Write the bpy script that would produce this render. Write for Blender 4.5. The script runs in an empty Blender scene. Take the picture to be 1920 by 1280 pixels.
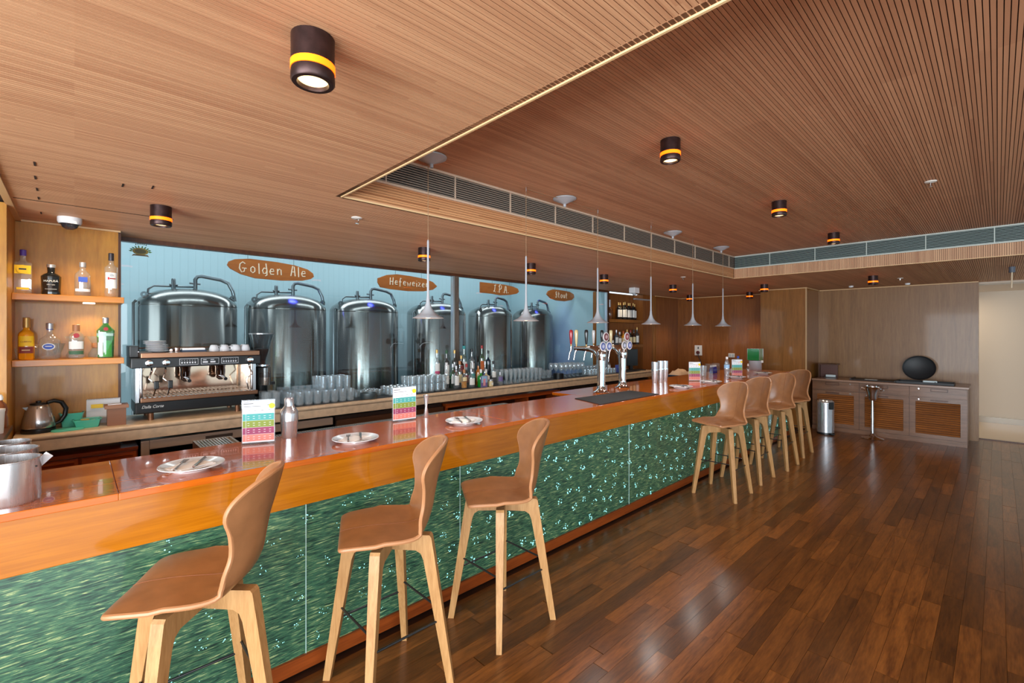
import bpy, bmesh, math, random
from mathutils import Vector, Matrix, Euler
random.seed(7)
PI = math.pi
SC = bpy.context.scene
COL = SC.collection

# ------------------------------------------------------------------ camera
cd = bpy.data.cameras.new('camera'); cam = bpy.data.objects.new('camera', cd); COL.objects.link(cam)
cd.sensor_width = 36; cd.lens = 864.6 / 1920 * 36; cd.shift_y = -14.7 / 1920; cd.clip_start = .02
cam.location = (0, 0, 1.70); cam.rotation_euler = (PI / 2, 0, math.radians(46.5 - 90))
SC.camera = cam

# ------------------------------------------------------------------ world, daylight, exposure
w = bpy.data.worlds.new('world'); SC.world = w; w.use_nodes = True
bg = w.node_tree.nodes['Background']; bg.inputs[0].default_value = (.76, .89, 1, 1); bg.inputs[1].default_value = 1.6
SC.view_settings.view_transform = 'Standard'; SC.view_settings.look = 'None'
SC.view_settings.gamma = 1; SC.view_settings.use_curve_mapping = False
SC.view_settings.exposure = 0.0
SC.cycles.use_denoising = True
SC.cycles.max_bounces = 10; SC.cycles.transparent_max_bounces = 24; SC.cycles.glossy_bounces = 5
SC.cycles.transmission_bounces = 6; SC.cycles.diffuse_bounces = 5
SC.cycles.caustics_reflective = False; SC.cycles.caustics_refractive = False
SC.cycles.sample_clamp_indirect = 4; SC.cycles.sample_clamp_direct = 0

def light(kind, name, loc, power, col, rot=(0, 0, 0), **kw):
    d = bpy.data.lights.new(name, kind); d.energy = power; d.color = col
    for k, v in kw.items(): setattr(d, k, v)
    o = bpy.data.objects.new(name, d); COL.objects.link(o); o.location = loc; o.rotation_euler = rot
    return o
DAY = (.86, .94, 1.0)
# daylight through the long window wall behind the camera's back and through the one at the near end
light('AREA', 'daylight_side', (-1.2, -3.72, 1.3), 240, DAY, (PI / 2, 0, 0), shape='RECTANGLE', size=4.2, size_y=2.2)
light('AREA', 'daylight_end', (-3.3, -.9, 1.35), 620, DAY, (PI / 2, 0, -PI / 2), shape='RECTANGLE', size=5.6, size_y=2.2)
# brewery behind the glass: cool strip lamp on its ceiling, plus two added unseen fills
light('AREA', 'brewery_ceiling_lamp', (3.4, 7.2, 3.35), 62, (.88, .95, 1), (0, 0, 0), shape='RECTANGLE', size=7.5, size_y=.5)
light('AREA', 'brewery_front_fill', (3.2, 5.5, 3.2), 40, (.85, .95, 1), (math.radians(40), 0, 0), shape='RECTANGLE', size=7.5, size_y=.25)  # added fill to brighten the name boards and tank fronts
light('AREA', 'brewery_side_fill', (-1.15, 6.3, 1.5), 22, (.85, .95, 1), (PI / 2, 0, -PI / 2), shape='RECTANGLE', size=1.0, size_y=2.6)  # added for bright streaks on the tanks; no window stands there
# corridor at the far end
light('AREA', 'corridor_lamp', (11.9, .7, 2.45), 13, (1, .84, .64), (0, 0, 0), shape='DISK', size=.5)

# ------------------------------------------------------------------ materials
def lin(c):
    return tuple(((x / 255) / 12.92 if x / 255 <= .04045 else ((x / 255 + .055) / 1.055) ** 2.4) for x in c)
MATS = {}
def newmat(name):
    m = bpy.data.materials.new(name); m.use_nodes = True
    nt = m.node_tree; b = nt.nodes['Principled BSDF']; return m, nt, b
def mat(name, rgb=(200, 200, 200), rough=.5, metal=0, spec=.5, coat=0, emit=0, ergb=None, noise=0, nscale=20, coatr=.05, alpha=1):
    if name in MATS: return MATS[name]
    m, nt, b = newmat(name); c = lin(rgb)
    b.inputs['Base Color'].default_value = (*c, 1); b.inputs['Roughness'].default_value = rough
    b.inputs['Metallic'].default_value = metal; b.inputs['Specular IOR Level'].default_value = spec
    b.inputs['Coat Weight'].default_value = coat; b.inputs['Coat Roughness'].default_value = coatr
    if emit:
        b.inputs['Emission Color'].default_value = (*lin(ergb or rgb), 1); b.inputs['Emission Strength'].default_value = emit
    if noise:
        tc = nt.nodes.new('ShaderNodeTexCoord'); n = nt.nodes.new('ShaderNodeTexNoise'); n.inputs['Scale'].default_value = nscale
        n.inputs['Detail'].default_value = 4
        r = nt.nodes.new('ShaderNodeValToRGB'); k = noise
        r.color_ramp.elements[0].position = .3; r.color_ramp.elements[1].position = .7
        r.color_ramp.elements[0].color = (*[x * (1 - k) for x in c], 1); r.color_ramp.elements[1].color = (*[min(1, x * (1 + k)) for x in c], 1)
        nt.links.new(tc.outputs['Object'], n.inputs['Vector']); nt.links.new(n.outputs['Fac'], r.inputs[0]); nt.links.new(r.outputs[0], b.inputs['Base Color'])
    MATS[name] = m; return m
def wood(name, dark, light_, axis='X', sc=1.0, rough=.4, coat=0, rnd=0.0, spec=.4, coatr=.06, stretch=14, bands=0):
    """grain stretched along one axis; rnd shifts the tone of each object that carries it"""
    if name in MATS: return MATS[name]
    m, nt, b = newmat(name); N = nt.nodes; L = nt.links
    tc = N.new('ShaderNodeTexCoord'); oi = N.new('ShaderNodeObjectInfo'); mp = N.new('ShaderNodeMapping')
    s = [stretch * sc] * 3; s['XYZ'.index(axis)] = 1.0 * sc; mp.inputs['Scale'].default_value = s
    add = N.new('ShaderNodeVectorMath'); add.operation = 'MULTIPLY_ADD'
    comb = N.new('ShaderNodeCombineXYZ')
    for i in range(3): L.new(oi.outputs['Random'], comb.inputs[i])
    L.new(comb.outputs[0], add.inputs[0]); add.inputs[1].default_value = (37, 53, 71) if rnd else (0, 0, 0); L.new(tc.outputs['Object'], add.inputs[2])
    L.new(add.outputs[0], mp.inputs['Vector'])
    n1 = N.new('ShaderNodeTexNoise'); n1.inputs['Scale'].default_value = 2.2; n1.inputs['Detail'].default_value = 6; n1.inputs['Roughness'].default_value = .6; n1.inputs['Distortion'].default_value = .6
    L.new(mp.outputs[0], n1.inputs['Vector'])
    n2 = N.new('ShaderNodeTexNoise'); n2.inputs['Scale'].default_value = 12; n2.inputs['Detail'].default_value = 3; L.new(mp.outputs[0], n2.inputs['Vector'])
    mx = N.new('ShaderNodeMath'); mx.operation = 'MULTIPLY_ADD'; mx.inputs[1].default_value = .35; L.new(n2.outputs['Fac'], mx.inputs[0])
    m2 = N.new('ShaderNodeMath'); m2.operation = 'MULTIPLY'; m2.inputs[1].default_value = .65; L.new(n1.outputs['Fac'], m2.inputs[0]); L.new(m2.outputs[0], mx.inputs[2])
    r = N.new('ShaderNodeValToRGB'); r.color_ramp.elements[0].position = .32; r.color_ramp.elements[1].position = .68
    r.color_ramp.elements[0].color = (*lin(dark), 1); r.color_ramp.elements[1].color = (*lin(light_), 1)
    L.new(mx.outputs[0], r.inputs[0]); out = r.outputs[0]
    if rnd:
        hs = N.new('ShaderNodeHueSaturation'); mr = N.new('ShaderNodeMapRange'); L.new(oi.outputs['Random'], mr.inputs['Value'])
        mr.inputs['To Min'].default_value = 1 - rnd; mr.inputs['To Max'].default_value = 1 + rnd
        L.new(mr.outputs[0], hs.inputs['Value']); L.new(out, hs.inputs['Color']); out = hs.outputs[0]
    L.new(out, b.inputs['Base Color'])
    b.inputs['Roughness'].default_value = rough; b.inputs['Specular IOR Level'].default_value = spec
    b.inputs['Coat Weight'].default_value = coat; b.inputs['Coat Roughness'].default_value = coatr
    MATS[name] = m; return m
def slatmat(name, dark, light_, comp, pitch):
    """wood for the many thin ceiling slats: tone steps from slat to slat and along butt joints"""
    m, nt, b = newmat(name); N = nt.nodes; L = nt.links
    g = N.new('ShaderNodeNewGeometry'); sp = N.new('ShaderNodeSeparateXYZ'); L.new(g.outputs['Position'], sp.inputs[0])
    a, o = ('Y', 'X') if comp == 'Y' else ('X', 'Z') if comp == 'X' else ('Z', 'X')
    d = N.new('ShaderNodeMath'); d.operation = 'DIVIDE'; L.new(sp.outputs[a], d.inputs[0]); d.inputs[1].default_value = pitch
    f = N.new('ShaderNodeMath'); f.operation = 'FLOOR'; L.new(d.outputs[0], f.inputs[0])
    wn0 = N.new('ShaderNodeTexWhiteNoise'); wn0.noise_dimensions = '1D'; L.new(f.outputs[0], wn0.inputs['W'])
    d2 = N.new('ShaderNodeMath'); d2.operation = 'MULTIPLY_ADD'; L.new(wn0.outputs['Value'], d2.inputs[0]); d2.inputs[1].default_value = 2.4; L.new(sp.outputs[o], d2.inputs[2])
    d3 = N.new('ShaderNodeMath'); d3.operation = 'DIVIDE'; L.new(d2.outputs[0], d3.inputs[0]); d3.inputs[1].default_value = 2.4
    f2 = N.new('ShaderNodeMath'); f2.operation = 'FLOOR'; L.new(d3.outputs[0], f2.inputs[0])
    cb = N.new('ShaderNodeCombineXYZ'); L.new(f.outputs[0], cb.inputs[0]); L.new(f2.outputs[0], cb.inputs[1])
    wn = N.new('ShaderNodeTexWhiteNoise'); L.new(cb.outputs[0], wn.inputs['Vector'])
    # broad runs of slats cut from one board share a tone
    d4 = N.new('ShaderNodeMath'); d4.operation = 'DIVIDE'; L.new(f.outputs[0], d4.inputs[0]); d4.inputs[1].default_value = 7
    f4 = N.new('ShaderNodeMath'); f4.operation = 'FLOOR'; L.new(d4.outputs[0], f4.inputs[0])
    cb4 = N.new('ShaderNodeCombineXYZ'); L.new(f4.outputs[0], cb4.inputs[0])
    dd = N.new('ShaderNodeMath'); dd.operation = 'DIVIDE'; L.new(sp.outputs[o], dd.inputs[0]); dd.inputs[1].default_value = 2.7
    ff = N.new('ShaderNodeMath'); ff.operation = 'FLOOR'; L.new(dd.outputs[0], ff.inputs[0]); L.new(ff.outputs[0], cb4.inputs[1])
    wn4 = N.new('ShaderNodeTexWhiteNoise'); L.new(cb4.outputs[0], wn4.inputs['Vector'])
    mp = N.new('ShaderNodeMapping'); s = [60, 60, 60]; s['XYZ'.index(o)] = 3; mp.inputs['Scale'].default_value = s; L.new(g.outputs['Position'], mp.inputs['Vector'])
    n = N.new('ShaderNodeTexNoise'); n.inputs['Scale'].default_value = 1.5; n.inputs['Detail'].default_value = 4; L.new(mp.outputs[0], n.inputs['Vector'])
    s1 = N.new('ShaderNodeMath'); s1.operation = 'MULTIPLY_ADD'; L.new(wn.outputs['Value'], s1.inputs[0]); s1.inputs[1].default_value = .4
    s0 = N.new('ShaderNodeMath'); s0.operation = 'MULTIPLY'; L.new(wn4.outputs['Value'], s0.inputs[0]); s0.inputs[1].default_value = .3; L.new(s0.outputs[0], s1.inputs[2])
    s2 = N.new('ShaderNodeMath'); s2.operation = 'MULTIPLY_ADD'; L.new(n.outputs['Fac'], s2.inputs[0]); s2.inputs[1].default_value = .3; L.new(s1.outputs[0], s2.inputs[2])
    r = N.new('ShaderNodeValToRGB'); r.color_ramp.elements[0].position = .1; r.color_ramp.elements[1].position = .9
    r.color_ramp.elements[0].color = (*lin(dark), 1); r.color_ramp.elements[1].color = (*lin(light_), 1)
    L.new(s2.outputs[0], r.inputs[0]); L.new(r.outputs[0], b.inputs['Base Color'])
    b.inputs['Roughness'].default_value = .5; b.inputs['Specular IOR Level'].default_value = .3
    MATS[name] = m; return m
def glass(name, tint=(255, 255, 255), refl=.0, rough=.02, white=0.0, ior=1.45):
    """thin glass: clear or tinted, Fresnel reflection, brighter where the wall turns edge-on"""
    if name in MATS: return MATS[name]
    m, nt, b = newmat(name); N = nt.nodes; L = nt.links; N.remove(b)
    out = N['Material Output']; t = N.new('ShaderNodeBsdfTransparent'); t.inputs[0].default_value = (*lin(tint), 1)
    g = N.new('ShaderNodeBsdfGlossy'); g.inputs['Roughness'].default_value = rough; g.inputs[0].default_value = (1, 1, 1, 1)
    fr = N.new('ShaderNodeFresnel'); fr.inputs[0].default_value = ior
    ad = N.new('ShaderNodeMath'); ad.operation = 'ADD'; ad.use_clamp = True; L.new(fr.outputs[0], ad.inputs[0]); ad.inputs[1].default_value = refl
    ge = N.new('ShaderNodeNewGeometry'); iv = N.new('ShaderNodeMath'); iv.operation = 'SUBTRACT'; iv.inputs[0].default_value = 1; L.new(ge.outputs['Backfacing'], iv.inputs[1])
    fm = N.new('ShaderNodeMath'); fm.operation = 'MULTIPLY'; L.new(ad.outputs[0], fm.inputs[0]); L.new(iv.outputs[0], fm.inputs[1])   # only the face turned to the viewer mirrors
    mx = N.new('ShaderNodeMixShader'); L.new(fm.outputs[0], mx.inputs[0]); L.new(t.outputs[0], mx.inputs[1]); L.new(g.outputs[0], mx.inputs[2]); last = mx
    if white:
        d = N.new('ShaderNodeBsdfDiffuse'); d.inputs[0].default_value = (.9, .93, .95, 1)
        m2 = N.new('ShaderNodeMixShader'); m2.inputs[0].default_value = white; L.new(mx.outputs[0], m2.inputs[1]); L.new(d.outputs[0], m2.inputs[2]); last = m2
    L.new(last.outputs[0], out.inputs[0]); MATS[name] = m; return m
def brushed(name, rgb, rough, axis='Z', metal=1.0, var=.12):
    if name in MATS: return MATS[name]
    m, nt, b = newmat(name); N = nt.nodes; L = nt.links
    b.inputs['Base Color'].default_value = (*lin(rgb), 1); b.inputs['Metallic'].default_value = metal
    tc = N.new('ShaderNodeTexCoord'); mp = N.new('ShaderNodeMapping'); s = [40, 40, 40]; s['XYZ'.index(axis)] = .6; mp.inputs['Scale'].default_value = s
    n = N.new('ShaderNodeTexNoise'); n.inputs['Scale'].default_value = 2; n.inputs['Detail'].default_value = 4
    L.new(tc.outputs['Object'], mp.inputs[0]); L.new(mp.outputs[0], n.inputs['Vector'])
    mr = N.new('ShaderNodeMapRange'); L.new(n.outputs['Fac'], mr.inputs['Value']); mr.inputs['To Min'].default_value = max(.02, rough - var); mr.inputs['To Max'].default_value = rough + var
    L.new(mr.outputs[0], b.inputs['Roughness']); MATS[name] = m; return m

slatmat('slat_low', (186, 134, 98), (220, 172, 130), 'Y', .0175)
slatmat('slat_recess', (174, 120, 88), (212, 158, 120), 'Y', .0175)
slatmat('slat_face', (170, 112, 72), (214, 158, 110), 'Z', .0175)
slatmat('slat_end', (176, 130, 98), (216, 172, 134), 'Y', .0175)
M_DARK = mat('dark_groove', (48, 26, 14), .9)
M_PLANK = wood('floor_plank', (70, 36, 12), (136, 82, 34), 'X', 1.1, .28, .25, rnd=.42, coatr=.16, stretch=9)
M_FLOORB = mat('floor_base', (40, 20, 9), .5)
M_FASCIA = wood('fascia_wood', (150, 84, 4), (186, 112, 14), 'X', .55, .18, .6, coatr=.05, stretch=22)
M_TOP = wood('bar_top_wood', (168, 78, 10), (206, 106, 20), 'X', .5, .16, .65, coatr=.03, stretch=16)
M_KICK = wood('kick_wood', (104, 44, 14), (150, 72, 26), 'X', .6, .35, .2, stretch=16)
M_NICHE = wood('niche_wood', (166, 106, 30), (204, 144, 52), 'Z', .8, .38, .15, stretch=7)
M_SHELF = wood('shelf_wood', (180, 106, 16), (210, 136, 30), 'X', .8, .35, .2, stretch=12)
M_WALLB = wood('back_wall_wood', (120, 84, 50), (156, 114, 72), 'Z', .7, .38, .12, stretch=16)
M_WALLR = wood('bar_end_wall_wood', (120, 68, 26), (160, 98, 46), 'Z', .7, .38, .15, stretch=14)
M_PILLAR = wood('pillar_wood', (122, 78, 30), (160, 104, 48), 'Z', .7, .36, .2, stretch=12)
M_DARKW = wood('dark_wood', (62, 32, 16), (96, 54, 28), 'Z', .7, .4, .1, stretch=12)
M_SIDEB = wood('sideboard_wood', (98, 66, 46), (138, 98, 72), 'Y', .8, .35, .2, stretch=12)
M_LOUV = wood('louvre_wood', (104, 56, 16), (150, 86, 30), 'Y', 1.2, .35, .2, rnd=.15, stretch=12)
M_RED = wood('red_wood', (132, 54, 18), (180, 88, 38), 'X', .7, .35, .2, stretch=12)
M_OAK = wood('oak_leg', (152, 108, 62), (188, 144, 94), 'Z', 1.5, .42, 0, rnd=.05, stretch=10)
M_LEATH = mat('tan_leather', (148, 102, 66), .32, spec=.5, noise=.16, nscale=12)
M_PIPE = mat('leather_edge', (172, 120, 80), .45)
M_STONE = mat('counter_stone', (212, 186, 156), .38, noise=.14, nscale=16)
M_STEEL = brushed('stainless', (214, 217, 222), .24, 'Z', .8)
M_STEELX = brushed('stainless_sheet', (176, 158, 140), .3, 'X')
M_TANK = brushed('tank_steel', (146, 144, 142), .2, 'Z', var=.1)
_b = M_TANK.node_tree.nodes['Principled BSDF']; _t = M_TANK.node_tree.nodes.new('ShaderNodeTangent'); _t.direction_type = 'RADIAL'; _t.axis = 'Z'
_b.inputs['Anisotropic'].default_value = .85; _b.inputs['Anisotropic Rotation'].default_value = .25; M_TANK.node_tree.links.new(_t.outputs[0], _b.inputs['Tangent'])
M_TANKD = mat('tank_fitting', (120, 128, 134), .3, 1)
M_CHROME = mat('chrome', (226, 226, 228), .06, 1)
M_MIRROR = mat('polished_steel', (220, 190, 165), .08, 1)
M_BLACK = mat('black_plastic', (20, 20, 22), .35)
M_BLACKM = mat('black_rubber', (30, 30, 33), .7, noise=.2, nscale=60)
M_BRONZE = mat('bronze_tray', (150, 108, 82), .3, .8)
M_WHITE = mat('white_china', (226, 228, 232), .15, coat=.5)
M_PAPER = mat('white_paper', (230, 233, 238), .8)
M_NAP = mat('napkin', (252, 252, 252), .9)
M_GREY = mat('pendant_grey', (170, 172, 176), .4)
M_VENT = mat('vent_beige', (206, 180, 156), .45)
M_VENT_DAY = mat('vent_daylit', (196, 204, 196), .45)  # end vent frame: bluish daylight on it put into the colour
M_VSLAT = mat('vent_slat', (150, 136, 122), .5, .2)
M_VSLAT_DAY = mat('vent_slat_daylit', (128, 146, 142), .5, .2)  # end vent slats, cooled in colour for the same daylight
M_BEAD = mat('bead_trim', (222, 186, 136), .5)
M_CREAM = mat('cream_wall', (214, 200, 182), .8)
M_PALEF = mat('pale_stone_floor', (206, 180, 146), .2)
M_BRW = mat('brewery_wall', (166, 190, 198), .55)
M_GLASSW = glass('window_glass', (246, 252, 252), .0, .005)
M_GL = glass('clear_glass', (243, 248, 250), .06, .03, .11)
M_GLB = glass('bottle_glass', (244, 248, 250), .11, .04, .07)
M_GREENG = glass('green_glass', (120, 226, 140), .07, .03, .05)
M_DKGREEN = glass('dark_green_glass', (60, 110, 70), .05, .03, .06)
M_BLUEG = glass('blue_glass', (60, 160, 200), .05, .03, .1)
M_BROWNG = mat('brown_glass', (58, 30, 16), .08, coat=.5)
M_ACR = glass('acrylic', (246, 248, 250), .04, .02, .05)
M_AMBER = mat('amber_spirit', (214, 140, 30), .1, coat=.5)
M_DOWN = mat('downlight_metal', (62, 44, 42), .38, .7, noise=.25, nscale=40)
M_AMBL = mat('amber_ring', (255, 140, 20), .3, emit=3.8, ergb=(255, 80, 6))
M_LENS = mat('lit_lens', (255, 226, 170), .3, emit=3.0, ergb=(255, 214, 150))

# ------------------------------------------------------------------ mesh builder
class MB:
    def __init__(s): s.v = []; s.f = []; s.sm = []
    def add(s, vs, fs, smooth=False, mtx=None):
        o = len(s.v)
        for p in vs:
            p = Vector(p)
            if mtx is not None: p = mtx @ p
            s.v.append(p)
        for f in fs: s.f.append([i + o for i in f]); s.sm.append(smooth)
        return s
    def box(s, x0, x1, y0, y1, z0, z1, mtx=None, bev=0):
        if bev <= 0:
            v = [(x0, y0, z0), (x1, y0, z0), (x1, y1, z0), (x0, y1, z0), (x0, y0, z1), (x1, y0, z1), (x1, y1, z1), (x0, y1, z1)]
            return s.add(v, [(0, 3, 2, 1), (4, 5, 6, 7), (0, 1, 5, 4), (1, 2, 6, 5), (2, 3, 7, 6), (3, 0, 4, 7)], False, mtx)
        bm = bmesh.new(); bmesh.ops.create_cube(bm, size=1)
        for q in bm.verts: q.co = Vector(((x0 + x1) / 2 + q.co.x * (x1 - x0), (y0 + y1) / 2 + q.co.y * (y1 - y0), (z0 + z1) / 2 + q.co.z * (z1 - z0)))
        bmesh.ops.bevel(bm, geom=bm.edges[:], offset=bev, segments=2, affect='EDGES', profile=.6)
        bm.verts.index_update(); s.add([q.co.copy() for q in bm.verts], [[q.index for q in f.verts] for f in bm.faces], False, mtx); bm.free(); return s
    def lathe(s, prof, n=24, mtx=None, smooth=True, sx=1, sy=1, sq=0):
        """prof: (r, z) from bottom to top; sq squares the section off"""
        vs = []; fs = []; idx = []
        for r, z in prof:
            if r < 1e-6: idx.append([len(vs)]); vs.append((0, 0, z)); continue
            row = []
            for i in range(n):
                a = 2 * PI * (i + .5) / n; c, q = math.cos(a), math.sin(a); k = 1
                if sq: k = (1 - sq) + sq / max(abs(c), abs(q))
                row.append(len(vs)); vs.append((r * c * k * sx, r * q * k * sy, z))
            idx.append(row)
        for a, b in zip(idx, idx[1:]):
            if len(a) == 1 and len(b) == 1: continue
            for i in range(n):
                j = (i + 1) % n
                if len(a) == 1: fs.append((a[0], b[j], b[i]))
                elif len(b) == 1: fs.append((a[i], a[j], b[0]))
                else: fs.append((a[i], a[j], b[j], b[i]))
        return s.add(vs, fs, smooth, mtx)
    def tube(s, path, r, n=8, closed=False, mtx=None, cap=True):
        P = [Vector(p) for p in path]; m = len(P); R = r if isinstance(r, (list, tuple)) else [r] * m
        vs = []; fs = []; prev = None
        for i, p in enumerate(P):
            a = P[i - 1] if (i > 0 or closed) else p; b = P[(i + 1) % m] if (i < m - 1 or closed) else p
            t = (b - a).normalized()
            if prev is None:
                u = t.orthogonal().normalized()
            else:
                u = (prev - t * prev.dot(t)); u = u.normalized() if u.length > 1e-6 else t.orthogonal().normalized()
            prev = u; q = t.cross(u)
            for k in range(n):
                an = 2 * PI * k / n; vs.append(p + (u * math.cos(an) + q * math.sin(an)) * R[i])
        rng = range(m) if closed else range(m - 1)
        for i in rng:
            j = (i + 1) % m
            for k in range(n):
                l = (k + 1) % n; fs.append((i * n + k, i * n + l, j * n + l, j * n + k))
        if cap and not closed: fs.append(tuple(reversed(range(n)))); fs.append(tuple((m - 1) * n + k for k in range(n)))
        return s.add(vs, fs, True, mtx)
    def prism(s, poly, t0, t1, mtx=None, smooth=False):
        """polygon in local (x, z), extruded along y from t0 to t1"""
        n = len(poly); vs = [(x, t0, z) for x, z in poly] + [(x, t1, z) for x, z in poly]
        fs = [tuple(range(n)), tuple(reversed(range(n, 2 * n)))] + [(i, i + n, (i + 1) % n + n, (i + 1) % n) for i in range(n)]
        return s.add(vs, fs, smooth, mtx)
    def sphere(s, c, r, n=12, mtx=None, sx=1, sy=1, sz=1):
        prof = [(r * math.sin(PI * i / 8), -r * math.cos(PI * i / 8)) for i in range(9)]
        mm = Matrix.Translation(c) @ Matrix.Diagonal((sx, sy, sz, 1))
        return s.lathe(prof, n, mm if mtx is None else mtx @ mm)
    def build(s, name, m, parent=None, loc=None, kind=None, label=None):
        me = bpy.data.meshes.new(name); me.from_pydata(s.v, [], s.f)
        bm = bmesh.new(); bm.from_mesh(me); bmesh.ops.recalc_face_normals(bm, faces=bm.faces[:]); bm.to_mesh(me); bm.free()
        me.polygons.foreach_set('use_smooth', s.sm); me.materials.append(m)
        if any(s.sm):
            try: me.set_sharp_from_angle(angle=math.radians(42))
            except Exception: pass
        o = bpy.data.objects.new(name, me); COL.objects.link(o)
        if parent is not None: o.parent = parent
        if loc is not None: o.location = loc
        if kind: o['kind'] = kind
        if label: o['label'] = label
        return o
def T(x, y, z): return Matrix.Translation((x, y, z))
def RZ(a): return Matrix.Rotation(a, 4, 'Z')
def RX(a): return Matrix.Rotation(a, 4, 'X')
def RY(a): return Matrix.Rotation(a, 4, 'Y')
def tag(o, label, cat, group=None, kind=None):
    o['label'] = label; o['category'] = cat
    if group: o['group'] = group
    if kind: o['kind'] = kind
    return o
def thing(name, label, cat, loc=(0, 0, 0), rz=0, group=None):
    o = bpy.data.objects.new(name, None); COL.objects.link(o); o.empty_display_size = .05
    o.location = loc; o.rotation_euler = (0, 0, rz); return tag(o, label, cat, group)
def struct(name, mb, m, parent=None):
    o = mb.build(name, m, parent)
    if parent is None: o['kind'] = 'structure'
    return o
def dup(root, loc, rz=0, label=None, group=None, scale=None):
    r = root.copy(); COL.objects.link(r); r.location = loc; r.rotation_euler = (0, 0, rz)
    if label: r['label'] = label
    if group: r['group'] = group
    if scale: r.scale = scale
    def kids(a, b):
        for ch in list(a.children):
            k = ch.copy(); COL.objects.link(k); k.parent = b; kids(ch, k)
    kids(root, r); return r
def inst(o, name, parent, loc=(0, 0, 0), rot=(0, 0, 0)):
    k = bpy.data.objects.new(name, o.data); COL.objects.link(k); k.parent = parent; k.location = loc; k.rotation_euler = rot; return k
def text(s, size, m, parent, mtx, name='lettering', shear=0, ext=.0006, align='CENTER', sx=1):
    c = bpy.data.curves.new(name, 'FONT'); c.body = s; c.size = size; c.extrude = ext; c.shear = shear; c.align_x = align; c.align_y = 'CENTER'
    c.materials.append(m); c.resolution_u = 3
    tmp = bpy.data.objects.new(name + '_curve', c); COL.objects.link(tmp)
    me = bpy.data.meshes.new_from_object(tmp.evaluated_get(bpy.context.evaluated_depsgraph_get())); bpy.data.objects.remove(tmp); bpy.data.curves.remove(c)
    me.transform(mtx @ Matrix.Diagonal((sx, 1, 1, 1)))
    o = bpy.data.objects.new(name, me); COL.objects.link(o); o.parent = parent; return o
FACE = RX(PI / 2)          # text lying in XY turned to stand facing -y

ZC, ZU, XW = 2.525, 2.85, 10.35      # low ceiling, recess ceiling, far wall
XS0, XS1, YS = 1.168, 7.156, 2.722   # recess edges
BY = 2.412                           # bar front

# ================================================================== SETTING
floor = struct('floor', MB().box(-3.6, 10.62, -4, 5.2, -.08, -.0125), M_FLOORB)
# planks: the largest in view are single parts, the rest one piece
W_ = .092; cand = []
random.seed(3)
ny = 0; y = 2.36
while y > -3.9:
    x = -3.2 + random.random() * .9
    while x < 10.55:
        l = random.choice([.55, .7, .8, .9, 1.1]) * random.uniform(.9, 1.1); x1 = min(10.6, x + l)
        cand.append((x, x1, y - W_, y)); x = x1
    y -= W_
for xx in range(0, 14):
    cand.append((-.6 + xx * .7, -.6 + xx * .7 + .7, 3.4, 4.6))
def px(x, y):
    d = x * .6884 + y * .7254
    if d < .3: return -1
    u = 960 + 864.6 * (x * .7254 - y * .6884) / d; v = 625.3 + 864.6 * 1.7 / d
    return 1 / d ** 1.5 if -60 < u < 1980 and v < 1330 else -1
def vis(c): return max(px(c[0], c[2]), px(c[1], c[3]), px((c[0] + c[1]) / 2, c[3]))
cand.sort(key=lambda c: -vis(c) * (c[1] - c[0]))
cache = {}
for i, (x0, x1, y0, y1) in enumerate(cand[:298]):
    L_ = round(x1 - x0, 2); key = (L_, y1 - y0 > .2)
    if key not in cache:
        mb = MB(); w_ = y1 - y0
        mb.box(0, L_ - .0012, .0006, w_ - .0006, -.012, 0)
        cache[key] = mb.build('plank', M_PLANK, floor, (x0, y0, 0))
    else: inst(cache[key], 'plank', floor, (x0, y0, 0))
rest = cand[298:]
for k in range(4):
    mb = MB()
    for (x0, x1, y0, y1) in rest[k::4]: mb.box(x0, x1 - .0012, y0 + .0006, y1 - .0006, -.012, 0)
    mb.build('plank_field', M_PLANK, floor, kind='stuff')

# ceilings
PT = .0175
low = struct('ceiling', MB().box(-3.6, XS0, -4, 5.3, ZC + .01, ZC + .45).box(XS0, 10.9, YS + .02, 5.3, ZC + .01, ZC + .45).box(XS1 + .02, 10.9, -4, YS + .02, ZC + .01, ZC + .45), M_DARK)
up = struct('ceiling.001', MB().box(XS0, XS1 + .02, -4, YS + .02, ZU + .01, ZU + .06), M_DARK)
def slat(mb, x0, x1, y, z): mb.box(x0, x1, y + .0016, y + PT - .0016, z, z + .012)
y = -1.2; ys_low = []
while y < 5.16: ys_low.append(y); y += PT
proto = None; bulk = MB()
for y in ys_low:
    if y > YS - PT:
        slat(bulk, -.28, 10.75, y, ZC)
    else:
        if .25 < y < 2.45:
            if proto is None: mb = MB(); slat(mb, -3.3, XS0 - .006, 0, 0); proto = mb.build('slat', MATS['slat_low'], low, (0, y, ZC))
            else: inst(proto, 'slat', low, (0, y, ZC))
        else: slat(bulk, -3.3, XS0 - .006, y, ZC)
        slat(bulk, XS1 + .016, 10.75, y, ZC)
bulk.build('slat_field', MATS['slat_low'], low, kind='stuff')
proto = None; bulk = MB(); y = -3.2
while y < YS - PT:
    if -1.0 < y < 1.9:
        if proto is None: mb = MB(); slat(mb, XS0 + .004, XS1, 0, 0); proto = mb.build('slat', MATS['slat_recess'], up, (0, y, ZU))
        else: inst(proto, 'slat', up, (0, y, ZU))
    else: slat(bulk, XS0 + .004, XS1, y, ZU)
    y += PT
bulk.build('slat_field', MATS['slat_recess'], up, kind='stuff')
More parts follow.
